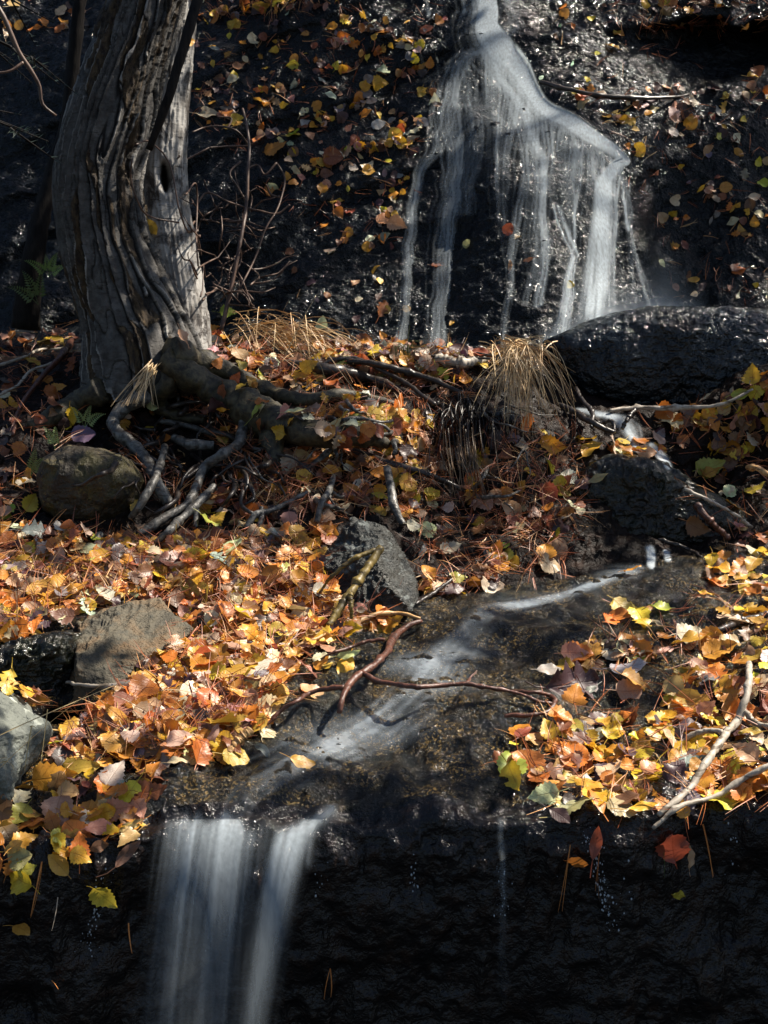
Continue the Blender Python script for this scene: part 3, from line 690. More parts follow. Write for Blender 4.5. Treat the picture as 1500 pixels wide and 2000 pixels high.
# bare shrub in front of the rock wall
sh = empty('bare_shrub', at(440, 640, 4.35), 'leafless brown shrub with tangled thin twigs beside the birch', 'shrub')
def sh_tw(pts, n=24, kind='twig'):
    C, r = path3(pts, n, sm=1); V, F = tube(C, r, 6, rough=.15, freq=60); mk(kind, V, F, M['shrub'], sh)
sh_tw([(474, 212, 2, .14), (483, 250, 2.5, .16), (487, 285, 3, .18), (484, 340, 3.2, .18), (482, 395, 3.5, .17), (470, 470, 4, .15), (452, 560, 4.5, .10), (432, 645, 5, .03)], 50, 'stem')
for q in ([(487, 285), (466, 258), (440, 248), (400, 249), (376, 258)], [(487, 285), (440, 286), (410, 288)], [(410, 288), (385, 301), (350, 304)], [(487, 285), (502, 276)], [(445, 250), (452, 232), (425, 228)],
          [(482, 395), (462, 362), (449, 340), (470, 315)], [(505, 412), (450, 396), (400, 378), (386, 398)], [(540, 318), (556, 345), (551, 380), (541, 410), (522, 440), (500, 500), (470, 560)],
          [(482, 330), (500, 322), (520, 340), (540, 318)], [(566, 400), (545, 416), (500, 410)], [(520, 360), (530, 380), (545, 385)], [(350, 435), (300, 425), (270, 395), (255, 345), (258, 310)],
          [(382, 433), (350, 410), (320, 300), (300, 282), (266, 282)], [(360, 380), (385, 398), (384, 430), (370, 440)]):
    sh_tw([(a, c, 1.8, .12 + .05 * rnd.random()) for a, c in q])
for i in range(46):
    x, y = rnd.uniform(385, 500), rnd.uniform(400, 600); a = rnd.uniform(-2.7, -.2) if i % 3 else rnd.uniform(-.3, .5); L = rnd.uniform(50, 130)
    q = []
    for k_ in range(5):
        q.append((x, y, 1.9 - .25 * k_, .04 + .12 * rnd.random())); a += rnd.uniform(-.5, .5); x += math.cos(a) * L / 5; y += math.sin(a) * L / 5
    sh_tw([(min(max(p_[0], 350), 600), p_[1], p_[2], p_[3]) for p_ in q], 14)

# ------------------------------------------------------------------ grass, ferns
def ribbon(p0, p1, p2, w_, n=9, taper=True, nrm=None):
    t_ = np.linspace(0, 1, n)[:, None]
    C = (1 - t_) ** 2 * p0 + 2 * t_ * (1 - t_) * p1 + t_ ** 2 * p2
    T = np.gradient(C, axis=0)
    side = np.cross(T, nrm if nrm is not None else nr.normal(size=3)); side /= np.linalg.norm(side, axis=1)[:, None] + 1e-9
    up_ = np.cross(side, T); up_ /= np.linalg.norm(up_, axis=1)[:, None] + 1e-9
    ww = w_ * (1 - .75 * t_ ** 2 if taper else np.ones_like(t_))
    V = np.stack([C + side * ww, C + up_ * ww * .5, C - side * ww], 1).reshape(-1, 3)
    F = []
    for i in range(n - 1):
        for j in range(2):
            a = i * 3 + j; F.append([a, a + 1, a + 4, a + 3])
    return V, F
def tuft(name, label, cat, blades, colA, colB, seed=0):
    r_ = np.random.default_rng(seed); Vs, Fs, Cs, o = [], [], [], 0
    for p0, p1, p2, w_ in blades:
        V, F = ribbon(p0, p1, p2, w_)
        Vs.append(V); Fs += [[i + o for i in f] for f in F]; o += len(V)
        k_ = r_.random() ** 1.2; c = np.array(colA) * (1 - k_) + np.array(colB) * k_
        Cs.append(np.tile(c * r_.uniform(.7, 1.15), (len(V), 1)))
    return tag(mk(name, np.concatenate(Vs), Fs, M['needle'], col=np.concatenate(Cs), loc=blades[0][0]), label, cat)
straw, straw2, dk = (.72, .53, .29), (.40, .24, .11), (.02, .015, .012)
bl = []
for i in range(210):   # hanging haystack tussock
    a = nr.normal() * (1 + .25 * nr.random()); u_ = nr.random()
    bx = 1010 + 26 * nr.normal(); by = 676 + 8 * nr.normal()
    ex = 1020 + a * 45 + 8; ey = 700 + 170 * u_ ** .75 * (1 - .1 * abs(a))
    d0 = 4.06
    bl.append((at(bx, by, d0 - .03 * nr.random()), at(.62 * bx + .38 * ex + 9 * nr.normal(), by + 8 - 26 * nr.random(), d0 - .10 + .03 * nr.normal()), at(min(max(ex, 920), 1125), ey, d0 - .10 - .05 * nr.random()), .0010 + .0009 * nr.random()))
for i in range(22):
    bx = 1010 + 24 * nr.normal(); bl.append((at(bx, 680, 4.1), at(bx + 5 * nr.normal(), 660, 4.1), at(bx + 25 * nr.normal(), 652 + 8 * nr.random(), 4.1), .001))
tuft('grass_tussock', 'bleached straw tussock drooping like hair beside the big boulder', 'grass tuft', bl, straw, straw2, 1)
bl = []
for i in range(110):
    u_ = nr.random(); bx, by = 440 + 160 * nr.random(), 650 + 18 * nr.normal()
    ex = bx + 40 + 170 * u_ ** .8 + 45 * nr.normal(); ey = 690 + 75 * u_ + 40 * nr.random()
    d0 = min(depth(bx, by), 4.5) - .01; d1 = d0 - .14
    bl.append((at(bx, by, d0), at(.5 * (bx + ex) + 40 * nr.normal(), by - 20 - 55 * nr.random(), d0 - .12), at(ex, ey, d1 - .03 * nr.random()), .0012))
for q in ([(555, 700), (600, 600), (622, 573)], [(540, 660), (548, 610), (565, 585)], [(560, 650), (580, 600), (500, 602)], [(640, 690), (700, 780), (815, 905)], [(600, 690), (640, 700), (636, 790)]):
    bl.append(tuple(at(a, c, 4.1) for a, c in q) + (.0014,))
tuft('grass_tussock', 'combed over straw tussock arching along the top of the mound', 'grass tuft', bl, (.66, .47, .24), (.36, .20, .09), 2)
bl = []
for i in range(34):
    bx = 300 + 7 * nr.normal(); k_ = nr.random(); ex = 215 + 105 * k_; ey = 812 - 10 * nr.random() - 18 * (1 - abs(k_ - .5))
    bl.append((at(bx, 716 + 5 * nr.normal(), 3.95), at(.5 * (bx + ex) - 4, 745, 3.85), at(ex, ey, 3.80), .0013))
tuft('grass_tussock', 'small fan of straw blades hanging over the snaking root', 'grass tuft', bl, straw, (.32, .2, .09), 3)
bl = []
for i in range(50):
    bx = 895 + 25 * nr.normal(); ex = bx + 18 + 18 * nr.normal(); bl.append((at(bx, 860 + 20 * nr.normal(), 3.86), at(bx + 4, 900, 3.76), at(ex, 930 + 75 * nr.random(), 3.76), .0014))
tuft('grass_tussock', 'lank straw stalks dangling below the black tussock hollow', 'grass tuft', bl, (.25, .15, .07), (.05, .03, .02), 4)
bl = []
for i in range(110):
    bx, by = 905 + 30 * nr.normal(), 795 + 16 * nr.normal(); ex = bx + 22 * nr.normal(); d0 = depth(bx, by) - .02
    bl.append((at(bx, by, d0), at(bx + .5 * (ex - bx) + 14 * nr.normal(), by - 16 * nr.random(), d0 - .09), at(ex, by + 20 + 90 * nr.random(), d0 - .10), .0015))
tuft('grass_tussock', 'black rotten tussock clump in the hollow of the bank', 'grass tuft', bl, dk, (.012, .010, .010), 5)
bl = []
for i in range(26):
    bx = 792 + 10 * nr.normal(); bl.append((at(bx, 694, 4.22), at(bx + 10 * nr.normal(), 660, 4.22), at(bx + 34 * nr.normal(), 665 + 24 * nr.random(), 4.2), .0012))
bl.append((at(795, 690, 4.22), at(798, 650, 4.22), at(801, 630, 4.22), .0013))
tuft('grass_tuft', 'short green grass tuft on the mound before the dripping wall', 'grass tuft', bl, (.09, .12, .03), (.16, .15, .05), 6)
bl = []
for q in ([(0, 1500), (100, 1400), (195, 1340)], [(-30, 1450), (60, 1405), (225, 1338)], [(93, 1385), (88, 1430), (80, 1490)], [(62, 1418), (55, 1450), (48, 1505)], [(100, 1390), (150, 1388), (195, 1386)], [(0, 1490), (20, 1480), (28, 1505)], [(58, 1420), (64, 1415), (70, 1422)], [(-10, 1490), (10, 1470), (26, 1488)]):
    bl.append(tuple(at(a, c, 2.36 + .25 * (a > 130)) for a, c in q) + (.0011,))
tuft('grass_stalks', 'bent straw stalks crossing before the pale lichened rock', 'grass stalks', bl, (.50, .36, .16), (.55, .42, .22), 7)

def fern(px, py, d, size, n, ang, label, colr):
    b0 = at(px, py, d); Vs, Fs, o = [], [], 0
    for f in range(n):
        a = R(ang) + (f - (n - 1) / 2) * .7 + rnd.uniform(-.2, .2); L = size * rnd.uniform(.8, 1.1)
        tip = b0 + L * (math.cos(a) * np.array([1, 0, 0]) + math.sin(a) * UP) - FW * L * .5
        midp = .5 * (b0 + tip) + UP * L * .25
        V, F = ribbon(b0, midp, tip, .001); Vs.append(V); Fs += [[i + o for i in f_] for f_ in F]; o += len(V)
        for k_ in np.linspace(.2, 1, 11):
            c = (1 - k_) ** 2 * b0 + 2 * k_ * (1 - k_) * midp + k_ ** 2 * tip
            tg = tip - b0; tg /= np.linalg.norm(tg); sd = np.cross(tg, FW); sd /= np.linalg.norm(sd)
            for s_ in (-1, 1):
                l_ = L * .26 * (1.1 - k_); e1 = c + s_ * sd * l_ + tg * l_ * .4 - FW * .004 * rnd.random(); wv = tg * l_ * .28
                V = np.array([c, c + s_ * sd * l_ * .5 + tg * l_ * .2 + wv, e1, c + s_ * sd * l_ * .5 + tg * l_ * .2 - wv])
                Vs.append(V); Fs.append([o, o + 1, o + 2, o + 3]); o += 4
    V = np.concatenate(Vs)
    tag(mk('fern', V, Fs, M['needle'], col=np.tile(colr, (len(V), 1)), smooth=False, loc=b0), label, 'fern')
fern(95, 540, 4.35, .075, 4, 80, 'pale green fern sprig glowing in the dark beside the birch trunk', (.20, .30, .08))
fern(75, 595, 4.3, .09, 3, 110, 'dull green fern frond drooping under the paler sprig', (.08, .12, .04))
fern(108, 878, 3.6, .07, 2, 100, 'tiny bright seedling fern standing above the mossy boulder', (.20, .28, .11))
fern(165, 835, 3.75, .07, 3, 70, 'small leafy green sprig beside the snaking root', (.14, .2, .08))
fern(60, 930, 3.6, .07, 2, 60, 'little green sprig among needles touching the mossy boulder', (.09, .14, .05))

# pine cone
pc = hit(95, 1140); pv, pf, o = [], [], 0
for k_ in range(90):
    h_ = k_ / 90; a = k_ * 2.399; rr = .021 * math.sin(math.pi * (.12 + .8 * h_)); c = pc[0] + np.array([.026 - .055 * h_ + 0, 0, .016]) + rr * .75 * np.array([0, math.cos(a), math.sin(a)])
    outw = np.array([.35 * (1 if h_ < .5 else -.2), math.cos(a), math.sin(a)]); sd = np.array([0, -math.sin(a), math.cos(a)])
    pv.append(np.array([c - sd * .004, c + sd * .004, c + sd * .0045 + outw * .007 - [.003, 0, 0], c - sd * .0045 + outw * .007 - [.003, 0, 0], c + outw * .006 + [-.006, 0, 0]]))
    pf += [[o, o + 1, o + 2, o + 3], [o + 3, o + 2, o + 4]]; o += 5
tag(mk('pine_cone', np.concatenate(pv), pf, M['needle'], col=np.tile((.16, .08, .045), (o, 1)), smooth=False, loc=pc[0]), 'small open brown pine cone on the needle litter', 'pine cone')

# ------------------------------------------------------------------ water
BV = bvh()
def sheet(name, x0, x1, y0, y1, st, dens, mat, label, lift=.006, thick=.001, surf=None, jump=.06, soft=4.0):
    """drape a thin water sheet over what the pixels show; dens is the foam thickness on the same grid"""
    xs = np.arange(x0, x1, st); ys = np.arange(y0, y1, st)
    gx, gy = np.meshgrid(xs, ys)
    need = gblur(gblur((dens > .012).astype(float), 2, 0), 2, 1) > .02
    dep = np.full(gx.shape, np.nan)
    if surf is not None: dep = surf(gx, gy)
    else:
        for i, j in zip(*np.nonzero(need)):
            h = hit(gx[i, j], gy[i, j])
            if h: dep[i, j] = h[2]
        bad = np.isnan(dep); dz = np.where(bad, 0, dep); wz = (~bad).astype(float)
        dep = np.minimum(dep + .004, gblur(gblur(dz, soft, 0), soft, 1) / np.maximum(gblur(gblur(wz, soft, 0), soft, 1), 1e-3) - .004); dep = gblur(gblur(np.where(bad, np.nanmean(dep), dep), soft * .4, 0), soft * .4, 1); dep[bad] = np.nan
    V = at(gx, gy, np.nan_to_num(dep, nan=4) - lift - thick * np.clip(dens, 0, 1))
    ok = need & ~np.isnan(dep)
    nr_, nc = gx.shape
    a = np.arange(nr_ * nc).reshape(nr_, nc)
    q = np.stack([a[:-1, :-1], a[:-1, 1:], a[1:, 1:], a[1:, :-1]], -1)
    dd = np.stack([dep[:-1, :-1], dep[:-1, 1:], dep[1:, 1:], dep[1:, :-1]], -1)
    okq = ok[:-1, :-1] & ok[:-1, 1:] & ok[1:, 1:] & ok[1:, :-1] & (np.nan_to_num(dd.max(-1) - dd.min(-1), nan=9) < jump)
    F = q[okq]; used = np.unique(F); mp = -np.ones(nr_ * nc, int); mp[used] = np.arange(len(used))
    o = mk(name, V.reshape(-1, 3)[used], mp[F][:, ::-1], mat, attrs={'dens': np.clip(dens, 0, 1).ravel()[used]})
    return tag(o, label, name.replace('_', ' '), kind='structure')

class Splat:
    def __init__(s, x0, x1, y0, y1, st): s.x0, s.y0, s.st = x0, y0, st; s.a = np.zeros((len(np.arange(y0, y1, st)), len(np.arange(x0, x1, st))))
    def line(s, x, y, w_):
        i = np.round((y - s.y0) / s.st).astype(int); j = np.round((x - s.x0) / s.st).astype(int)
        ok = (i >= 0) & (j >= 0) & (i < s.a.shape[0]) & (j < s.a.shape[1])
        np.add.at(s.a, (i[ok], j[ok]), (w_ * np.ones_like(x))[ok])
def poly_interp(pts, n):
    q = resample(np.array([(a, b, 0, w_) for a, b, w_ in pts], float), n); return q[:, 0], q[:, 1], np.maximum(q[:, 3], .5)

# upper fall
sp = Splat(720, 1420, -90, 730, 2)
chute = [(915, -90, 36), (938, -30, 38), (950, 20, 40), (948, 60, 46), (972, 92, 50), (1010, 130, 38), (1036, 175, 28), (1062, 210, 26), (1110, 235, 30), (1160, 268, 26), (1205, 298, 20), (1226, 318, 12)]
cx, cy, cw = poly_interp(chute, 420)
tx, ty = np.gradient(cx), np.gradient(cy); tl = np.hypot(tx, ty); nx_, ny_ = -ty / tl, tx / tl
tt = np.linspace(0, 1, 420)
for k_ in range(420):
    o_ = -.36 + .50 * nr.exponential() + .13 * nr.normal(); a = max(0, nr.uniform(-.5, .6)); b = min(1, a + nr.uniform(.25, .9)); s_ = (tt >= a) & (tt <= b)
    wv = o_ + .10 * vnoise(np.stack([tt * 6, tt * 0 + k_ * .37, tt * 0], -1), 3)
    u_ = (tt[s_] - a) / max(b - a, 1e-3); fade = np.minimum(1, u_ / .12 if a > 0 else 1) * np.minimum(1, (1 - u_) / .3 if b < 1 else 1)
    sp.line((cx + nx_ * wv * cw)[s_], (cy + ny_ * wv * cw)[s_], (.05 + .85 * np.exp(-((o_ + .1) / .38) ** 2)) * fade * (.2 + 2.6 * nr.random() ** 3))
for k_ in range(30):   # side spout at the very top
    x, y, w_ = poly_interp([(985, -40, 8), (1000, 20, 10), (1010, 45, 16), (960, 70, 16)], 120); sp.line(x + w_ * nr.normal() * .8, y + w_ * nr.normal() * .6, .05)
for k_ in range(230):  # free drop at the end of the chute
    o_ = nr.normal() * .5; yend = 600 + 40 * nr.random()
    y = np.arange(312 + 2 * nr.random(), yend, 1.1); q = (y - 312) / 300
    x = 1212 + 27 * o_ * (.6 + .8 * q) - 28 * np.clip((y - 312) / 40, 0, 1) - 22 * q + 8 * (o_ < -.9)
    sp.line(x, y, (.08 + .17 * np.exp(-(o_ / .4) ** 2)) * (1 - .45 * q) * (.7 + .5 * vnoise(np.stack([y / 60, y * 0 + o_ * 5, y * 0], -1), 9)))
def strand(pts, n, w_, spread=.5):
    x, y, ww = poly_interp(pts, 420)
    for k_ in range(n):
        o_ = nr.normal() * spread; a = max(0, nr.uniform(-.5, .5)); b = min(1, nr.uniform(.6, 1.5)); s_ = (tt >= a) & (tt <= b)
        wob = ww * (o_ + .3 * vnoise(np.stack([y / 60, y * 0 + k_ * .6, y * 0], -1), 4)) + 3 * vnoise(np.stack([x / 22, y / 24, y * 0], -1), 12)
        sp.line((x + wob)[s_], y[s_], w_ * np.minimum(1, np.minimum((tt[s_] - a + (a == 0)) / .08, (b - tt[s_] + (b == 1)) / .15)).clip(0, 1))
for pts, n, w_ in [
    ([(945, 95, 22), (905, 112, 20), (882, 160, 18), (868, 230, 22), (882, 300, 20), (880, 380, 16), (868, 470, 16), (860, 560, 16), (848, 690, 20)], 62, .07),
    ([(880, 160, 14), (862, 250, 14), (845, 305, 10), (826, 325, 8), (812, 370, 7), (806, 430, 7), (797, 500, 7), (792, 570, 7), (780, 690, 8)], 26, .085),
    ([(960, 105, 14), (975, 150, 12), (1005, 195, 12), (1035, 260, 12), (1055, 305, 10), (1060, 370, 9), (1056, 420, 10), (1062, 470, 12), (1058, 530, 14), (1045, 600, 18)], 46, .085),
    ([(1122, 500, 5), (1112, 550, 10), (1106, 600, 12), (1098, 660, 15)], 22, .07),
    ([(990, 200, 10), (1012, 270, 8), (1024, 330, 7), (1010, 400, 7), (998, 480, 7), (990, 560, 8), (978, 690, 10)], 20, .06),
    ([(900, 120, 30), (905, 200, 34), (915, 280, 30), (905, 360, 25), (905, 420, 20)], 60, .035),
    ([(1228, 430, 4), (1236, 480, 6), (1250, 540, 14), (1270, 600, 26)], 12, .035),
    ([(1218, 350, 8), (1224, 400, 6), (1228, 450, 6)], 10, .04),
    ([(1085, 400, 5), (1100, 440, 7), (1130, 500, 8)], 10, .05)]: strand(pts, int(n * .9), w_ * 1.25, .66)
for k_ in range(950):  # thin veil spilling over the hump below the chute
    t0 = nr.uniform(.26, .97); i0 = int(t0 * 419); x, y = cx[i0] + nr.normal() * 6, cy[i0] + nr.uniform(0, 50)
    L = nr.uniform(60, 420); ys = np.arange(y, min(y + L, 660), 1.6)
    xs = x + np.cumsum(.35 * vnoise(np.stack([np.full_like(ys, x / 26), ys / 34, ys * 0], -1), 8)) - 26 * np.sin(np.clip((ys - y) / 500, 0, 1) * 3.14 / 2) * (t0 - .3)
    f = np.exp(-2.6 * np.linspace(0, 1, len(ys))) + .3 * (1 - np.linspace(0, 1, len(ys)))
    sp.line(xs, ys, .068 * f * (.1 + 3.2 * nr.random() ** 3))
gx, gy = np.meshgrid(np.arange(720, 1420, 2), np.arange(-90, 730, 2))
a = gblur(gblur(sp.a, 1.0, 0), .6, 1)
crest = np.interp(gx, [1040, 1060, 1130, 1190, 1260, 1330, 1390], [690, 668, 640, 618, 605, 600, 602])
a = (1 - np.exp(-1.3 * a)) ** 1.12; a = np.clip(a * (gy < crest), 0, .97)
sheet('waterfall', 720, 1420, -90, 730, 2, a, M['fall'], 'white silky waterfall spreading in veils down the black rock wall', .010, .002, soft=9.0)

gx, gy = np.meshgrid(np.arange(1010, 1430, 3), np.arange(470, 720, 3))
crest = np.interp(gx, [1040, 1060, 1130, 1190, 1260, 1330, 1390], [690, 668, 640, 618, 605, 600, 602])
mist = np.exp(-np.clip(crest - gy, 0, None) / 17.0) * sst(1035, 1080, gx) * (1 - sst(1290, 1400, gx)) * .62
mist += .16 * np.exp(-((gx - 1200) / 75) ** 2 - ((gy - 595) / 50) ** 2) + .10 * np.exp(-((gx - 1290) / 40) ** 2 - ((gy - 560) / 60) ** 2)
tag(sheet('spray', 1010, 1430, 470, 720, 3, np.clip(mist, 0, .9), M['mist'], 'fine white spray rising where the waterfall hits the big boulder', 0, .002, surf=lambda x_, y_: 4.50 + .0002 * np.abs(x_ - 1230) - .0004 * (720 - y_) * 0), kind='stuff')
# stream over the ledge
x0, x1, y0, y1, st = 260, 1330, 1070, 1640, 3
sp = Splat(x0, x1, y0, y1, st)
strm = [(1252, 1108, 8), (1220, 1122, 10), (1180, 1135, 10), (1110, 1158, 14), (1030, 1178, 22), (960, 1190, 30), (910, 1235, 42), (870, 1275, 52), (835, 1325, 60), (785, 1375, 62), (735, 1415, 60), (680, 1445, 56), (610, 1478, 56), (540, 1520, 70), (480, 1560, 90), (455, 1610, 100)]
x, y, ww = poly_interp(strm, 420)
bright = np.interp(tt, [0, .06, .2, .35, .45, .58, .75, .85, 1], [1.2, .9, .7, .55, .95, 1.1, 1.3, .7, .45])
for k_ in range(260):
    o_ = nr.normal() * .5; a_ = nr.uniform(-.2, .8); b = a_ + nr.uniform(.15, .6); s_ = (tt > a_) & (tt < b)
    f = np.sin(np.clip((tt[s_] - a_) / (b - a_), 0, 1) * math.pi)
    wob = .14 * vnoise(np.stack([tt * 9, tt * 0 + k_ * .5, tt * 0], -1), 6)
    sp.line((x + ww * (o_ + wob) * .8)[s_], (y + ww * (o_ + wob) * .45)[s_], .075 * (.1 + 3.2 * nr.random() ** 3) * f * bright[s_])
gx, gy = np.meshgrid(np.arange(x0, x1, st), np.arange(y0, y1, st))
a = gblur(gblur(sp.a, .8, 0), 1.1, 1)
blot = .9 + .45 * fbm(np.stack([gx / 60, gy / 34, gx * 0], -1), 3, 44)
for bx, by, bw, bh, s_ in ((830, 1295, 60, 22, .8), (790, 1300, 30, 10, .5), (700, 1430, 90, 28, .9), (930, 1270, 40, 14, .3), (640, 1465, 70, 18, .4), (1215, 1118, 34, 9, 1.2), (865, 1340, 60, 16, .35)):
    a += .45 * s_ * np.exp(-((gx - bx + .6 * (gy - by)) / bw) ** 2 - ((gy - by) / bh) ** 2)
a = 1 - np.exp(-.85 * a * np.clip(blot, .15, 2))
sheet('stream', x0, x1, y0, y1, st, np.clip(a, 0, .72), M['stream'], 'shallow clear stream with blurred white ripples across the gravelly ledge', .008, .001, soft=7.0)

# lower fall: a free curtain from the lip
x0, x1, y0, y1, st = 230, 700, 1570, 2150, 2
sp = Splat(x0, x1, y0, y1, st)
lipf = lambda x_: np.interp(x_, [320, 345, 380, 420, 445, 470, 500, 540, 580, 610, 640], [1612, 1598, 1600, 1604, 1592, 1610, 1618, 1616, 1615, 1618, 1590])
dz_lip = lambda px_, py_: 2.415 - .07 * (1 - np.exp(-np.clip(py_ - 1600, 0, None) / 70.)) + .003 * np.sin(px_ / 23.)
def drop(xt, n, w_, spread, slant, yend=2150, pw=1.0):
    for k_ in range(n):
        o_ = nr.normal() * spread; xs0 = xt + o_; ys = np.arange(float(lipf(xs0) + 15 * vnoise(np.array([xs0 / 13, 0, 0]), 17)), yend, 1.5); q = (ys - ys[0]) / 400.0
        xs = xs0 - slant * (q ** .8 if pw == 1 else q ** pw) + o_ * .25 * q + 2 * vnoise(np.stack([ys / 120, ys * 0 + k_, ys * 0], -1), 2)
        sp.line(xs, ys, w_ * (.45 + .55 * np.exp(-q * 2.2)) * np.clip((ys - ys[0]) / 8, .25, 1))
for xt, n, w_, sd, sl_ in ((352, 40, .05, 14, 46), (378, 46, .075, 7, 48), (400, 30, .05, 10, 50), (445, 62, .085, 10, 52), (468, 44, .10, 7, 44), (430, 60, .04, 30, 50), (505, 18, .03, 14, 50)): drop(xt, n, w_, sd, sl_)
for xt, n, w_, sd, sl_ in ((412, 90, .05, 38, 50), (480, 34, .03, 22, 50)): drop(xt, n, w_, sd, sl_)
for xt, n, w_, sd, sl_ in ((552, 40, .10, 6, 72), (575, 46, .10, 6, 85), (598, 46, .10, 7, 98), (575, 40, .07, 18, 85)): drop(xt, n, w_ * .9, sd, sl_)
drop(614, 10, .05, 2, 40, 1690)
for k_ in range(26):
    x, y, ww = poly_interp([(655, 1575, 8), (640, 1588, 9), (618, 1603, 9), (606, 1618, 8)], 60); sp.line(x + ww * nr.normal() * .5, y + ww * nr.normal() * .3, .06)
a = .85 * gblur(gblur(sp.a, 3, 0), 1.1, 1) + .30 * gblur(gblur(sp.a, 5, 0), 6, 1); gy2 = np.arange(y0, y1, st)[:, None] + 0 * a
a = 1 - np.exp(-1.5 * a); a *= np.interp(gy2, [1590, 1680, 1800, 2000, 2150], [1, .95, .68, .45, .36])
sheet('waterfall', x0, x1, y0, y1, st, np.clip(a, 0, .93), M['curtain'], 'soft white curtain of water dropping over the front lip of the ledge', .0, .002, surf=dz_lip)
# thin trickle on the front face, and the little cascade between the rocks
sp = Splat(940, 1020, 1595, 1990, 2)
strand([(975, 1600, 5), (980, 1660, 5), (981, 1720, 5), (983, 1780, 6), (980, 1870, 9), (985, 1960, 12)], 30, .05)
a = 1 - np.exp(-.55 * gblur(gblur(sp.a, 1.5, 0), 1.2, 1)); a *= np.interp(np.arange(1595, 1990, 2), [1595, 1660, 1760, 1990], [1, .9, .35, .15])[:, None]
sheet('water_trickle', 940, 1020, 1595, 1990, 2, np.clip(a, 0, .8), M['fall'], 'faint thread of water sliding down the black front face', .004, .001)
sp = Splat(1110, 1330, 780, 1130, 2)
for pts, n in (([(1130, 800, 8), (1165, 808, 14), (1205, 818, 16), (1228, 838, 14), (1240, 862, 8), (1246, 880, 5)], 60), ([(1272, 868, 4), (1286, 882, 6), (1298, 900, 6), (1306, 915, 4)], 34), ([(1268, 1068, 5), (1271, 1085, 5), (1273, 1108, 5)], 34), ([(1300, 1075, 4), (1306, 1095, 4)], 8)): strand(pts, n, .06)
a = 1 - np.exp(-.8 * gblur(gblur(sp.a, 1, 0), 1, 1))
sheet('cascade', 1110, 1330, 780, 1130, 2, np.clip(a, 0, .85), M['fall'], 'small glassy cascade slipping between the big boulder and black hump', .012, .004, jump=.12)

# beads of water where the front face drips
r_ = np.random.default_rng(4); dv, df, o = [], [], 0
for path, n in (([(1150, 1630), (1160, 1670), (1175, 1720), (1185, 1760), (1194, 1810)], 120), ([(205, 1710), (192, 1760), (178, 1810), (170, 1860)], 60), ([(805, 1690), (808, 1720), (806, 1745)], 16), ([(975, 1690), (985, 1740), (980, 1800)], 30), ([(1430, 1610), (1436, 1650), (1440, 1700)], 14), ([(620, 1700), (616, 1740)], 10)):
    pa = resample(np.array([(a, b, 0) for a, b in path], float), n)
    for a, b, _ in pa:
        h = hit(a + 6 * r_.standard_t(2), b + 12 * r_.normal())
        if h is None: continue
        R_ = .0005 + .0016 * r_.random() ** 2; m_ = []
        for la in (-.6, 0, .6):
            for k_ in range(5): m_.append([math.cos(k_ * 1.257) * math.cos(la), math.sin(k_ * 1.257) * math.cos(la), math.sin(la) * 1.2])
        m_ += [[0, 0, 1.7], [0, 0, -1.7]]
        dv.append(h[0] + h[1] * R_ * .5 + np.array(m_) * R_)
        for i in range(2):
            for k_ in range(5): df.append([o + i * 5 + k_, o + i * 5 + (k_ + 1) % 5, o + i * 5 + 5 + (k_ + 1) % 5, o + i * 5 + 5 + k_])
        for k_ in range(5): df += [[o + 10 + k_, o + 10 + (k_ + 1) % 5, o + 15], [o + (k_ + 1) % 5, o + k_, o + 16]]
        o += 17
tag(mk('water_drops', np.concatenate(dv), df, M['drop']), 'glinting beads of water running down the black front face', 'water drops', kind='stuff')

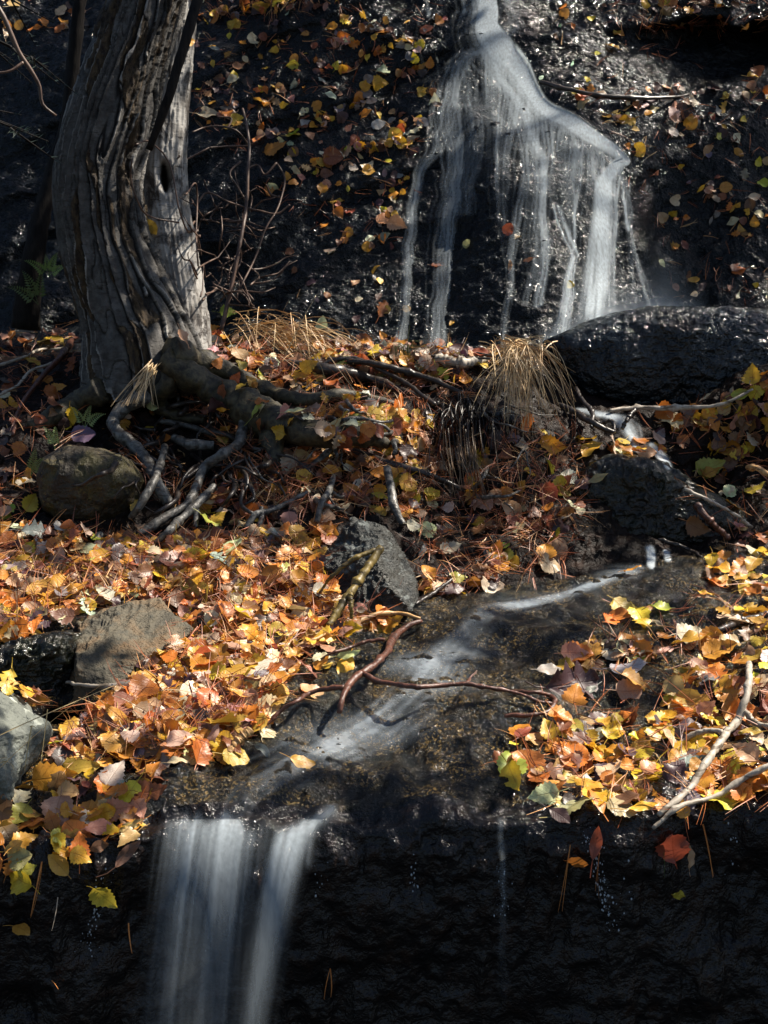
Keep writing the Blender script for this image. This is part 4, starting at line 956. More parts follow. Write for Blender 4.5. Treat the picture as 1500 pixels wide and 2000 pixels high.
# ------------------------------------------------------------------ fallen leaves
def prof(kind, t_):
    if kind == 'birch': w_ = .40 * np.sin(np.pi * np.clip(t_, 0, 1) ** .62) ** .9 * (1 - .25 * t_)
    elif kind == 'aspen': w_ = .46 * np.sin(np.pi * np.clip(t_, 0, 1) ** .8) ** .62
    elif kind == 'willow': w_ = .17 * np.sin(np.pi * t_ ** .9) ** .9
    elif kind == 'beech': w_ = .29 * np.sin(np.pi * t_ ** .92) ** .8
    else: w_ = .29 * np.sin(np.pi * t_ ** 1.15) ** .7 * (1 + .42 * np.cos(2 * np.pi * 4.2 * t_ + 1.2)) # oak
    return w_
SER = {'birch': .05, 'aspen': .03, 'willow': .006, 'beech': .012, 'oak': .0}
def leaf_geo(kind, L, r_):
    n = 15; t_ = np.linspace(0, 1, n); w_ = prof(kind, t_)
    w_ = w_ * (1 + SER[kind] * 2.2 * ((np.arange(n) % 2) * 2 - 1) * (w_ > .05))
    c = np.array([-1, -.5, 0, .5, 1.0]); X = w_[:, None] * c[None]; Y = t_[:, None] + 0 * X
    asym = r_.normal() * .06; X = X + asym * np.sin(np.pi * Y)
    fold = r_.uniform(-.15, .5); curl = r_.normal() * .45; twist = r_.normal() * .35; wav = r_.uniform(0, .07); ph = r_.uniform(0, 6)
    Z = fold * np.abs(X) + wav * np.sin(Y * 9 + ph) * c[None] + .03 * np.sin(Y * 15 + ph * 2) * c[None] ** 2
    Z = Z + twist * X * (Y - .5)
    ang = curl * (Y - .5); Yc = np.where(abs(curl) > .02, np.sin(ang) / (curl if abs(curl) > .02 else 1), Y - .5); Zc = np.where(abs(curl) > .02, (1 - np.cos(ang)) / (curl if abs(curl) > .02 else 1), 0)
    V = np.stack([X, Yc, Z + Zc], -1).reshape(-1, 3)
    F = gridF(n, 5); uv = np.stack([c[None] * .5 * np.minimum(1, w_ / .2)[:, None] + .5, Y], -1).reshape(-1, 2)
    # stalk
    pl_ = r_.uniform(.15, .55); s0 = V[2]; b = r_.normal() * .25
    S_ = []
    for q in (0, .5, 1):
        p_ = s0 + np.array([b * q * q * pl_, -pl_ * q, .12 * q * r_.random() * pl_ + (.25 * q * q * pl_ if r_.random() < .3 else 0)])
        S_ += [p_ + [-.014, 0, 0], p_ + [0, 0, .014], p_ + [.014, 0, 0]]
    k_ = len(V); V = np.concatenate([V, S_])
    for i in range(2):
        for j in range(2): F.append([k_ + i * 3 + j, k_ + i * 3 + j + 1, k_ + i * 3 + j + 4, k_ + i * 3 + j + 3])
    uv = np.concatenate([uv, np.tile([.5, .5], (9, 1))])
    return V * L, F, uv
PAL = {'golden yellow': (.66, .38, .035), 'bright yellow': (.70, .54, .05), 'orange': (.62, .25, .035), 'rusty orange': (.44, .14, .025), 'amber': (.55, .30, .05), 'tan': (.46, .29, .16), 'pinkish tan': (.50, .30, .20),
       'cream': (.70, .58, .40), 'pale grey-green': (.50, .52, .42), 'yellow-green': (.40, .42, .06), 'brown': (.19, .095, .05), 'dark purple-brown': (.075, .042, .042), 'russet': (.26, .085, .035), 'greyish': (.22, .20, .2)}
W_LIT = dict(zip(PAL, (1.8, .3, 4.6, 3.2, 2.0, 2.2, .9, 1.5, .2, .2, 2.8, 1.8, 2.0, .3)))
W_BANK = dict(zip(PAL, (2.0, .5, 1.8, 1.8, 1.5, 1.3, 1.4, 1.3, .3, .25, 3.2, 3.0, 2.6, .5)))
W_CLIFF = dict(zip(PAL, (3.0, .5, 1.8, 1.2, 2.0, 1.2, 1.0, 2.0, .6, .3, 1.6, 2.6, 1.2, 1.5)))
W_LEDGE = dict(zip(PAL, (3.2, 1.0, 4.4, 1.6, 3.0, 2.0, 1.0, 1.0, .35, .3, 1.6, 1.3, 1.2, .3)))
def pick(d_, r_):
    k_ = list(d_); p_ = np.array([d_[x] for x in k_]); return k_[r_.choice(len(k_), p=p_ / p_.sum())]
def inside(p, poly):
    x, y = p; c = False; j = len(poly) - 1
    for i in range(len(poly)):
        xi, yi = poly[i]; xj, yj = poly[j]
        if (yi > y) != (yj > y) and x < (xj - xi) * (y - yi) / (yj - yi) + xi: c = not c
        j = i
    return c
KEEP = [[(140, 1200), (250, 1172), (340, 1178), (378, 1235), (345, 1275), (300, 1290), (245, 1352), (200, 1385), (120, 1385), (0, 1340), (-100, 1330), (-100, 1250), (60, 1240)],
        [(-100, 1345), (0, 1350), (98, 1424), (60, 1480), (20, 1560), (-100, 1600)], [(60, 1370), (205, 1385), (170, 1410), (130, 1445), (95, 1440)],
        [(650, 1030), (760, 1030), (815, 1180), (735, 1195), (690, 1200), (630, 1120)], [(78, 890), (250, 890), (280, 960), (235, 1020), (100, 1010)]]
LEAVES = []
def put_leaf(px, py, L, kind, colname, r_, sang=None, tilt=.35, lift=.0, jit=.06, b=None):
    h = hit(px, py, b)
    if h is None: return
    p, n, d = h
    n = n + r_.normal(size=3) * tilt * .5
    n = n / np.linalg.norm(n)
    if sang is None: tdir = r_.normal(size=3)
    else: tdir = math.cos(sang) * np.array([1.0, 0, 0]) + math.sin(sang) * UP
    tdir = tdir - n * (tdir @ n); tdir /= np.linalg.norm(tdir); s_ = np.cross(tdir, n)
    V, F, uv = leaf_geo(kind, L, r_)
    W = p + n * (.004 + lift) + V[:, :1] * s_ + V[:, 1:2] * tdir + V[:, 2:] * n
    c = np.array(PAL[colname]) * (1 + jit * 2 * r_.normal(size=3)).clip(.6, 1.4)
    LEAVES.append(dict(V=W, F=F, uv=uv, c=c.clip(.01, .85), kind=kind, col=colname, p=p, L=L, px=px, py=py, hang=abs(n[2]) < .4, lift=lift))
KINDS_ = ['birch', 'aspen', 'beech', 'oak', 'willow']
def scatter(poly, n, wts, Lr, r_, kp=(.42, .2, .16, .12, .10), tilt=.4, lift=.012, keep=True, clump=0.0, b=None):
    xs = [p_[0] for p_ in poly]; ys = [p_[1] for p_ in poly]; c = 0; g = 0; cl = []
    while c < n and g < n * 30:
        g += 1
        if clump and cl and r_.random() < clump:
            c0 = cl[r_.integers(len(cl))]; x, y = c0[0] + r_.normal() * 16, c0[1] + r_.normal() * 8
        else: x, y = r_.uniform(min(xs), max(xs)), r_.uniform(min(ys), max(ys))
        if not inside((x, y), poly): continue
        if keep and any(inside((x, y), k_) for k_ in KEEP): continue
        cl.append((x, y)); c += 1
        put_leaf(x, y, r_.uniform(*Lr) * (.75 + .5 * r_.random()), KINDS_[r_.choice(5, p=kp)], pick(wts, r_), r_, None, tilt, lift * r_.random(), .06, b)
rA = np.random.default_rng(5)
LIT = [(-250, 1000), (60, 1035), (180, 1042), (300, 1060), (640, 1030), (650, 1190), (770, 1200), (640, 1250), (570, 1310), (530, 1400), (440, 1480), (250, 1490), (110, 1495), (100, 1400), (-250, 1230)]
scatter(LIT, 1850, W_LIT, (.030, .060), rA, tilt=.28, lift=.02, b=BV0)
scatter([(230, 1290), (400, 1240), (560, 1300), (510, 1420), (430, 1470), (260, 1470), (120, 1480)], 170, W_LIT, (.042, .066), rA, tilt=.26, lift=.03)
scatter([(-250, 1560), (60, 1470), (330, 1470), (440, 1500), (310, 1530), (285, 1600), (240, 1640), (110, 1640), (-250, 1700)], 115, W_LEDGE, (.032, .055), rA, tilt=.35, lift=.015)
scatter([(370, 655), (620, 670), (900, 690), (930, 740), (860, 770), (700, 740), (480, 760), (340, 720)], 230, W_BANK, (.038, .062), rA, tilt=.5, b=BV0)
scatter([(480, 880), (850, 850), (860, 900), (840, 1010), (640, 1030), (470, 1040), (420, 990)], 150, W_BANK, (.038, .062), rA, tilt=.45, b=BV0)
scatter([(220, 800), (480, 800), (480, 900), (400, 1040), (270, 1040), (250, 900)], 34, W_BANK, (.035, .055), rA, tilt=.6, b=BV0)
scatter([(640, 660), (900, 680), (1000, 690), (990, 700), (640, 700)], 60, W_BANK, (.038, .062), rA, tilt=.6)
scatter([(560, 800), (700, 790), (860, 820), (850, 850), (700, 830), (540, 815)], 50, W_LEDGE, (.04, .06), rA, tilt=.5)
scatter([(950, 840), (1130, 850), (1150, 960), (1120, 1060), (1080, 1130), (950, 1165), (830, 1170), (810, 1050), (880, 990)], 125, W_BANK, (.04, .06), rA, tilt=.5, clump=.35)
scatter([(1250, 850), (1500, 720), (1750, 690), (1750, 1080), (1450, 1080), (1420, 960)], 190, W_BANK, (.04, .06), rA, tilt=.6, clump=.3)
scatter([(1170, 870), (1290, 860), (1300, 900), (1190, 890)], 16, W_LEDGE, (.045, .06), rA)
scatter([(-250, 650), (150, 640), (150, 830), (70, 900), (70, 1010), (-250, 1010)], 150, W_BANK, (.04, .06), rA, tilt=.6)
scatter([(1330, 1085), (1800, 1050), (1800, 1560), (1500, 1560), (1350, 1585), (1090, 1600), (1050, 1570), (980, 1500), (990, 1450), (1090, 1410), (1290, 1390), (1350, 1330), (1400, 1230), (1400, 1150)], 560, W_LEDGE, (.034, .062), rA, tilt=.28, lift=.015)
scatter([(1090, 1270), (1300, 1240), (1400, 1280), (1400, 1390), (1180, 1400), (1110, 1330)], 70, W_LEDGE, (.036, .062), rA, tilt=.25, clump=.6)
scatter([(560, 1230), (760, 1220), (700, 1300), (560, 1400), (500, 1500), (520, 1380)], 16, W_LEDGE, (.04, .06), rA, tilt=.2)
scatter([(1180, 1180), (1300, 1170), (1300, 1230), (1180, 1230)], 9, W_LEDGE, (.05, .07), rA, tilt=.3)
scatter([(365, 40), (880, 20), (860, 200), (800, 330), (790, 480), (640, 500), (590, 330), (370, 230)], 260, W_CLIFF, (.024, .05), rA, tilt=.4, lift=.005, clump=.2)
for y_, x_ in ((235, 0), (150, 0), (330, 0)):
    for k_ in range(20):
        a = rA.uniform(500, 840); put_leaf(a, y_ + 10 - .42 * (a - 600) + rA.normal() * 9, rA.uniform(.035, .06), KINDS_[rA.choice(5)], pick(W_CLIFF, rA), rA, None, .7, .004)
scatter([(560, 480), (790, 480), (760, 670), (600, 660)], 12, W_CLIFF, (.03, .05), rA, lift=.003)
scatter([(1060, 10), (1250, 10), (1240, 170), (1800, 160), (1800, 620), (1300, 580), (1250, 330), (1130, 200)], 210, W_CLIFF, (.024, .05), rA, tilt=.4, lift=.005, clump=.2)
scatter([(1180, 180), (1350, 180), (1350, 240), (1180, 240)], 26, W_CLIFF, (.035, .055), rA, tilt=.6)
scatter([(1350, 190), (1500, 120), (1800, 60), (1800, 150), (1500, 190), (1400, 215)], 50, W_LEDGE, (.04, .06), rA, tilt=.7)
scatter([(-200, -80), (170, -80), (170, 75), (-200, 75)], 60, W_LEDGE, (.04, .06), rA, tilt=.6)
scatter([(360, -60), (880, -60), (600, 30), (380, 40)], 130, W_BANK, (.035, .055), rA, tilt=.7)
scatter([(1220, -80), (1800, -80), (1800, 45), (1400, 50), (1230, 60)], 150, W_BANK, (.035, .055), rA, tilt=.7)
scatter([(820, 380), (1180, 330), (1140, 640), (800, 640)], 6, W_CLIFF, (.03, .045), rA)
scatter([(-100, 1610), (60, 1600), (285, 1585), (255, 1655), (130, 1695), (-100, 1745)], 34, W_LEDGE, (.034, .054), rA, tilt=.2, lift=.008)
scatter([(1300, 800), (1420, 770), (1560, 690), (1560, 790), (1400, 830), (1300, 835)], 46, W_BANK, (.034, .055), rA, tilt=.6)
scatter([(340, 700), (560, 800), (740, 830), (740, 870), (560, 850), (400, 780)], 26, W_BANK, (.038, .058), rA, tilt=.5)
scatter([(400, 690), (780, 760), (780, 800), (500, 770)], 24, W_LEDGE, (.035, .055), rA, tilt=.5)
LM = [  # leaves one can pick out in the photograph: px, py, length px, direction, kind, colour, tilt
 (208, 1740, 66, -50, 'birch', 'bright yellow', .1), (35, 1797, 52, -50, 'beech', 'amber', .1), (1313, 1738, 34, -25, 'beech', 'yellow-green', .1), (1310, 1640, 70, 100, 'aspen', 'russet', .15), (1328, 1672, 46, 70, 'beech', 'tan', .1),
 (1132, 1672, 42, 0, 'beech', 'rusty orange', .1), (1160, 1640, 70, 80, 'willow', 'russet', .1), (1120, 1368, 60, 75, 'birch', 'orange', 1.6), (455, 1490, 50, 5, 'aspen', 'bright yellow', .2), (585, 1497, 48, 0, 'beech', 'orange', .1), (150, 1675, 50, -20, 'birch', 'golden yellow', .2),
 (235, 1580, 54, 10, 'birch', 'tan', .2), (220, 1587, 34, 20, 'aspen', 'golden yellow', .2), (140, 1590, 40, 5, 'birch', 'golden yellow', .1), (155, 1612, 54, 10, 'beech', 'rusty orange', .2), (195, 1628, 60, 15, 'beech', 'tan', .2), (60, 1605, 56, 55, 'beech', 'yellow-green', .3), (40, 1655, 44, 25, 'beech', 'amber', .2), (250, 1665, 70, 45, 'willow', 'brown', .3), (265, 1625, 60, 30, 'willow', 'tan', .3), (190, 1650, 40, 10, 'beech', 'brown', .1),
 (1135, 1585, 70, 10, 'birch', 'tan', .2), (1210, 1590, 56, -30, 'aspen', 'tan', .3), (1255, 1588, 56, 15, 'willow', 'bright yellow', .4), (1370, 1545, 60, -100, 'birch', 'orange', .8), (1255, 1490, 60, 20, 'birch', 'golden yellow', .8), (1290, 1455, 44, 90, 'aspen', 'cream', .9), (1095, 1605, 52, -50, 'beech', 'dark purple-brown', .2), (1240, 1123, 32, 5, 'birch', 'golden yellow', .2),
 (1380, 1172, 34, -60, 'willow', 'bright yellow', .4), (1355, 1263, 74, 0, 'beech', 'orange', .3), (1340, 1240, 54, 20, 'birch', 'cream', .3), (1480, 1208, 52, 10, 'aspen', 'amber', .5), (1210, 1215, 50, 5, 'beech', 'rusty orange', .2), (1120, 1280, 52, 5, 'birch', 'tan', .2), (1230, 1316, 66, 0, 'birch', 'pale grey-green', .2), (1070, 1318, 46, 15, 'beech', 'pale grey-green', .2), (1110, 1340, 110, 15, 'oak', 'dark purple-brown', .2), (1410, 1280, 64, 20, 'birch', 'amber', .5),
 (335, 1370, 76, 10, 'aspen', 'cream', .4), (380, 1365, 60, 0, 'aspen', 'cream', .4), (370, 1395, 70, -10, 'aspen', 'cream', .3), (330, 1415, 62, 20, 'aspen', 'cream', .5), (435, 1430, 54, 10, 'aspen', 'cream', .4), (460, 1338, 66, -10, 'birch', 'bright yellow', .2), (155, 1440, 80, 20, 'birch', 'amber', .3), (110, 1520, 80, 10, 'birch', 'golden yellow', .3), (160, 1515, 70, 20, 'birch', 'amber', .3), (220, 1428, 50, 5, 'beech', 'bright yellow', .3), (415, 1400, 54, 30, 'beech', 'amber', .3), (85, 1170, 62, 30, 'aspen', 'amber', .5), (15, 1127, 60, 5, 'beech', 'pale grey-green', .3), (55, 1122, 50, 10, 'birch', 'bright yellow', .3),
 (135, 1060, 56, 60, 'beech', 'rusty orange', .7), (130, 1075, 90, 10, 'beech', 'russet', .5), (190, 1068, 44, 0, 'birch', 'yellow-green', .4), (400, 1030, 40, 15, 'birch', 'yellow-green', .4), (432, 1018, 34, 60, 'birch', 'golden yellow', .4), (393, 1096, 56, 0, 'birch', 'bright yellow', .5), (385, 1105, 34, 80, 'beech', 'orange', .7), (420, 1060, 70, 30, 'beech', 'russet', .7), (180, 1110, 40, 40, 'birch', 'amber', .6), (220, 1093, 40, 90, 'beech', 'brown', .5), (65, 1050, 52, 10, 'oak', 'greyish', .4),
 (425, 1230, 54, 0, 'birch', 'orange', .3), (360, 1255, 52, 50, 'aspen', 'pinkish tan', .5), (590, 1208, 50, 30, 'beech', 'cream', .4), (600, 1215, 44, 60, 'beech', 'golden yellow', .6), (610, 1120, 46, -40, 'beech', 'pale grey-green', .6), (622, 1165, 34, 5, 'aspen', 'cream', .3), (575, 1137, 38, 10, 'aspen', 'orange', .5), (632, 1298, 36, 0, 'birch', 'cream', .3), (640, 1305, 34, 30, 'birch', 'orange', .3), (685, 1282, 44, 10, 'willow', 'cream', .3), (590, 1320, 46, 0, 'beech', 'pinkish tan', .2), (695, 1240, 44, 5, 'birch', 'golden yellow', .3), (775, 1225, 44, 30, 'birch', 'orange', .4), (980, 1105, 52, -60, 'oak', 'golden yellow', .7), (885, 1078, 42, 15, 'birch', 'pale grey-green', .4), (805, 1030, 30, 0, 'birch', 'pale grey-green', .3), (1062, 1090, 40, 80, 'aspen', 'golden yellow', .5), (1070, 1110, 46, 10, 'aspen', 'tan', .4), (995, 1000, 50, -40, 'beech', 'pinkish tan', .5), (1015, 1045, 46, 20, 'oak', 'pinkish tan', .5), (843, 972, 30, 0, 'birch', 'golden yellow', .3), (832, 1128, 42, 100, 'beech', 'orange', .6), (935, 1152, 44, 30, 'birch', 'amber', .4), (893, 1135, 34, 10, 'birch', 'yellow-green', .3),
 (466, 704, 36, -80, 'aspen', 'tan', .6), (608, 715, 36, 30, 'birch', 'amber', .5), (598, 730, 28, -70, 'beech', 'bright yellow', .4), (628, 635, 40, 85, 'beech', 'cream', .5), (570, 645, 24, 80, 'aspen', 'tan', .3), (415, 645, 40, 20, 'birch', 'golden yellow', .4), (446, 612, 36, 10, 'birch', 'yellow-green', .4), (350, 668, 40, -60, 'birch', 'pinkish tan', .5), (304, 782, 26, -20, 'aspen', 'cream', .3), (248, 826, 26, 20, 'beech', 'cream', .3), (100, 774, 40, 10, 'birch', 'rusty orange', .4), (118, 768, 30, 30, 'birch', 'amber', .4), (165, 856, 44, -10, 'aspen', 'greyish', .3), (67, 925, 30, 80, 'birch', 'amber', .4), (46, 952, 44, -10, 'birch', 'golden yellow', .4), (58, 985, 40, 60, 'birch', 'golden yellow', .4), (12, 1012, 42, 10, 'aspen', 'tan', .3), (625, 912, 46, 20, 'beech', 'rusty orange', .6), (590, 938, 32, 20, 'aspen', 'orange', .4), (605, 938, 40, 70, 'beech', 'tan', .5), (680, 928, 34, -10, 'aspen', 'cream', .3), (580, 818, 40, 5, 'beech', 'cream', .3), (695, 820, 46, 5, 'beech', 'tan', .4), (738, 818, 44, -5, 'birch', 'amber', .4), (780, 682, 40, 10, 'beech', 'orange', .5), (790, 868, 26, 30, 'aspen', 'cream', .4), (805, 870, 26, 60, 'birch', 'golden yellow', .4), (770, 785, 36, 60, 'birch', 'orange', .7), (940, 722, 28, 60, 'birch', 'golden yellow', .5), (1080, 870, 50, -10, 'birch', 'golden yellow', .5), (1025, 830, 50, -30, 'birch', 'orange', .4), (1145, 870, 40, 30, 'birch', 'golden yellow', .5), (1158, 885, 50, 60, 'beech', 'golden yellow', .6), (1062, 922, 40, -80, 'birch', 'golden yellow', .5), (1190, 878, 46, -50, 'aspen', 'cream', .4), (1240, 888, 44, 20, 'birch', 'golden yellow', .4), (1260, 883, 40, -10, 'beech', 'tan', .4), (1170, 937, 40, 20, 'willow', 'tan', .4), (1365, 810, 24, 0, 'birch', 'golden yellow', .3), (1475, 765, 36, 20, 'birch', 'golden yellow', .4), (1445, 770, 34, 10, 'beech', 'yellow-green', .3), (1390, 910, 54, 15, 'birch', 'yellow-green', .3), (1395, 930, 40, 20, 'birch', 'amber', .3), (1410, 845, 24, 0, 'aspen', 'amber', .3), (1480, 962, 40, 5, 'birch', 'yellow-green', .3), (1365, 1025, 46, -20, 'birch', 'russet', .4),
 (810, 113, 24, 100, 'birch', 'bright yellow', .3), (405, 224, 44, 0, 'beech', 'cream', .2), (618, 206, 26, 10, 'aspen', 'orange', .3), (650, 190, 40, 20, 'beech', 'pale grey-green', .3), (715, 172, 20, 30, 'aspen', 'golden yellow', .3), (740, 165, 40, 5, 'birch', 'golden yellow', .3), (600, 243, 30, 50, 'beech', 'pale grey-green', .3), (575, 268, 40, 60, 'willow', 'golden yellow', .4), (540, 290, 50, 10, 'birch', 'orange', .4), (715, 227, 34, 20, 'beech', 'orange', .4), (740, 245, 30, 20, 'aspen', 'pale grey-green', .3), (783, 282, 26, 0, 'aspen', 'golden yellow', .3), (675, 300, 44, 0, 'oak', 'tan', .3), (720, 338, 26, 0, 'aspen', 'amber', .3), (770, 383, 24, -20, 'aspen', 'orange', .3), (775, 440, 42, -15, 'birch', 'tan', .3), (750, 432, 34, 0, 'aspen', 'tan', .3), (745, 605, 40, 60, 'oak', 'russet', .2), (740, 550, 16, 20, 'aspen', 'golden yellow', .2), (702, 588, 14, 0, 'aspen', 'cream', .1), (795, 603, 16, 10, 'aspen', 'cream', .1), (650, 308, 40, 0, 'aspen', 'russet', .3), (690, 330, 20, -30, 'aspen', 'pale grey-green', .3), (640, 342, 28, 0, 'birch', 'brown', .3), (798, 92, 24, -10, 'beech', 'cream', .2), (675, 82, 30, -20, 'oak', 'pinkish tan', .3), (300, 445, 36, -60, 'beech', 'amber', .2),
 (1185, 232, 20, -40, 'aspen', 'orange', .2), (1232, 238, 20, 20, 'aspen', 'golden yellow', .2), (1240, 257, 16, 0, 'aspen', 'amber', .2), (1140, 205, 30, 0, 'aspen', 'tan', .3), (1155, 37, 18, 10, 'birch', 'bright yellow', .2), (1058, 155, 16, 70, 'beech', 'pale grey-green', .2), (1382, 294, 28, 50, 'beech', 'pinkish tan', .2), (1400, 265, 20, 30, 'birch', 'yellow-green', .2), (1478, 315, 22, 80, 'birch', 'bright yellow', .2), (1490, 363, 24, -60, 'aspen', 'bright yellow', .2), (1470, 385, 28, 10, 'beech', 'cream', .2), (1480, 423, 20, -40, 'aspen', 'cream', .2), (1276, 334, 20, 10, 'aspen', 'tan', .2), (1328, 322, 16, 10, 'birch', 'golden yellow', .2), (1320, 565, 22, -60, 'beech', 'tan', .3), (1350, 286, 20, 20, 'willow', 'orange', .2), (1418, 190, 26, 0, 'aspen', 'amber', .3), (1470, 152, 24, 0, 'birch', 'golden yellow', .4), (995, 448, 26, 60, 'aspen', 'russet', .2), (915, 477, 20, 30, 'aspen', 'tan', .2), (255, 1625, 44, 20, 'willow', 'tan', .2)]
for px, py, lp, an, kd, cn, ti in LM:
    h = hit(px, py)
    if h: put_leaf(px, py, max(.028, lp * K * h[2] * (1.0 if py > 1600 or py < 660 else 1.12)), kd, cn, rA, R(an), ti, .014 if py > 660 else .004)
print('leaves', len(LEAVES))

# pine needles
def needles(zones, name, label, seed):
    r_ = np.random.default_rng(seed); Vs, Fs, Cs, o = [], [], [], 0
    for poly, n, Lr in zones:
        xs = [p_[0] for p_ in poly]; ys = [p_[1] for p_ in poly]; c = 0; g = 0
        while c < n and g < n * 20:
            g += 1; x, y = r_.uniform(min(xs), max(xs)), r_.uniform(min(ys), max(ys))
            if not inside((x, y), poly) or any(inside((x, y), k_) for k_ in KEEP): continue
            h = hit(x, y, BV0)
            if h is None: continue
            c += 1; p, nn, d = h; L = r_.uniform(*Lr); td = r_.normal(size=3); td -= nn * (td @ nn) * .85; td /= np.linalg.norm(td)
            colr = np.array([(.40, .13, .045), (.30, .085, .035), (.50, .24, .09), (.14, .05, .03), (.55, .33, .15)][r_.choice(5, p=(.35, .28, .15, .14, .08))]) * r_.uniform(.7, 1.2)
            for s_ in (0, 1):
                e1 = p + td * L + r_.normal(size=3) * L * .10; b0 = p + nn * r_.uniform(.003, .024); m_ = .5 * (b0 + e1) + nn * r_.uniform(.0, .02) + r_.normal(size=3) * .006
                e1 = e1 + nn * r_.uniform(.004, .024)
                V, F = ribbon(b0, m_, e1, .0009, 5, True); Vs.append(V); Fs += [[i + o for i in f] for f in F]; o += len(V); Cs.append(np.tile(colr, (len(V), 1)))
    return tag(mk(name, np.concatenate(Vs), Fs, M['needle'], col=np.concatenate(Cs)), label, 'pine needles', kind='stuff')
needles([(LIT, 2300, (.05, .09)), ([(340, 655), (900, 690), (930, 780), (860, 1010), (470, 1010), (220, 800), (250, 960), (420, 1030), (440, 900), (340, 720)], 1500, (.05, .09)),
         ([(950, 840), (1130, 850), (1150, 960), (1120, 1060), (1080, 1130), (830, 1170), (800, 1030), (880, 990)], 520, (.05, .09)), ([(-250, 650), (150, 640), (150, 830), (70, 1010), (-250, 1010)], 350, (.05, .09)),
         ([(1250, 850), (1500, 720), (1750, 690), (1750, 1080), (1420, 1080)], 350, (.05, .09)), ([(1100, 1300), (1400, 1150), (1750, 1100), (1750, 1560), (1100, 1590), (1000, 1480)], 420, (.05, .09)),
         ([(365, 10), (880, 10), (790, 480), (600, 480), (370, 230)], 200, (.04, .07)), ([(1060, 10), (1250, 10), (1500, 200), (1500, 600), (1300, 580)], 150, (.04, .07)), ([(1230, -50), (1800, -50), (1800, 60), (1230, 60)], 260, (.05, .08)), ([(380, -50), (800, -50), (600, 30), (380, 40)], 150, (.05, .08))],
        'pine_needles', 'rust brown pine needles strewn through the leaf litter', 9)
for lb, qs in (('pair of long orange needles hanging below the lip leaves', ([(82, 1683), (78, 1740), (60, 1792)], [(78, 1712), (66, 1760), (60, 1790)])), ('single pale wet needle hanging under the amber oval leaf', ([(113, 1752), (110, 1785), (101, 1818)],)),
               ('thin red needle beside the lower waterfall curtain', ([(251, 1803), (252, 1835), (258, 1862)],)), ('tiny needle low on the black face', ([(101, 1915), (108, 1922), (114, 1932)],)),
               ('longest orange needle pair dangling under the far leaf pile', ([(1114, 1650), (1106, 1700), (1090, 1782)], [(1113, 1655), (1108, 1690), (1098, 1780)])), ('reddish needle pair hanging under the dark russet leaf', ([(1171, 1665), (1165, 1710), (1170, 1755)], [(1168, 1690), (1164, 1720), (1163, 1740)])),
               ('brown needle pair hanging near the dripping stick', ([(1373, 1610), (1380, 1645), (1394, 1712)], [(1385, 1630), (1388, 1670), (1392, 1714)])), ('short green needle above the small yellow-green leaf', ([(1297, 1665), (1299, 1690), (1297, 1715)],)),
               ('faint forked needle pair low on the shaded face', ([(645, 1892), (636, 1920), (633, 1952)], [(645, 1892), (650, 1925), (646, 1948)]))):
    bl = []
    for q in qs:
        ds = [depth(a, c, BV) - .012 for a, c in q]
        if q is not qs[0]: q = [qs[0][0]] + q[1:]; ds[0] = depth(*q[0], BV) - .012
        bl.append(tuple(at(a, c, d_) for (a, c), d_ in zip(q, ds)) + (.0013,))
    cA = (.12, .2, .04) if 'green needle' in lb else (.40, .34, .28) if 'pale' in lb else (.50, .20, .06)
    tuft('pine_needle', lb, 'pine needle', bl, cA, tuple(x * .8 for x in cA), 8)

# which leaves show, and how large: the 300 largest become objects of their own
allV = np.concatenate([l['V'] for l in LEAVES]); fl, fo, o = [], [], 0
for i, l in enumerate(LEAVES):
    fl += [[a + o for a in f] for f in l['F']]; fo += [i] * len(l['F']); o += len(l['V'])
LB = BVHTree.FromPolygons(allV.tolist(), fl)
cnt = np.zeros(len(LEAVES), int)
for y in range(4, 2000, 7):
    for x in range(4, 1500, 7):
        dv = at(x, y, 1.0) - CAM; Ln = np.linalg.norm(dv); v = Vector(dv / Ln)
        h = LB.ray_cast(Vector(CAM), v)
        if h[0] is None: continue
        g = BV.ray_cast(Vector(CAM), v)
        if g[0] is None or g[3] > h[3] - .004: cnt[fo[h[2]]] += 1
big = np.argsort(-cnt)[:300]
big_set = set(int(i) for i in big)
rest = [l for i, l in enumerate(LEAVES) if i not in big_set]
Vs, Fs, Us, Cs, o = [], [], [], [], 0
for l in rest:
    Vs.append(l['V']); Fs += [[a + o for a in f] for f in l['F']]; Us.append(l['uv']); Cs.append(np.tile(l['c'], (len(l['V']), 1))); o += len(l['V'])
tag(mk('leaf_litter', np.concatenate(Vs), Fs, M['leaf'], col=np.concatenate(Cs), uv=np.concatenate(Us)), 'mixed autumn leaf litter of orange, brown and yellow leaves covering bank and ledge', 'leaf litter', kind='stuff')

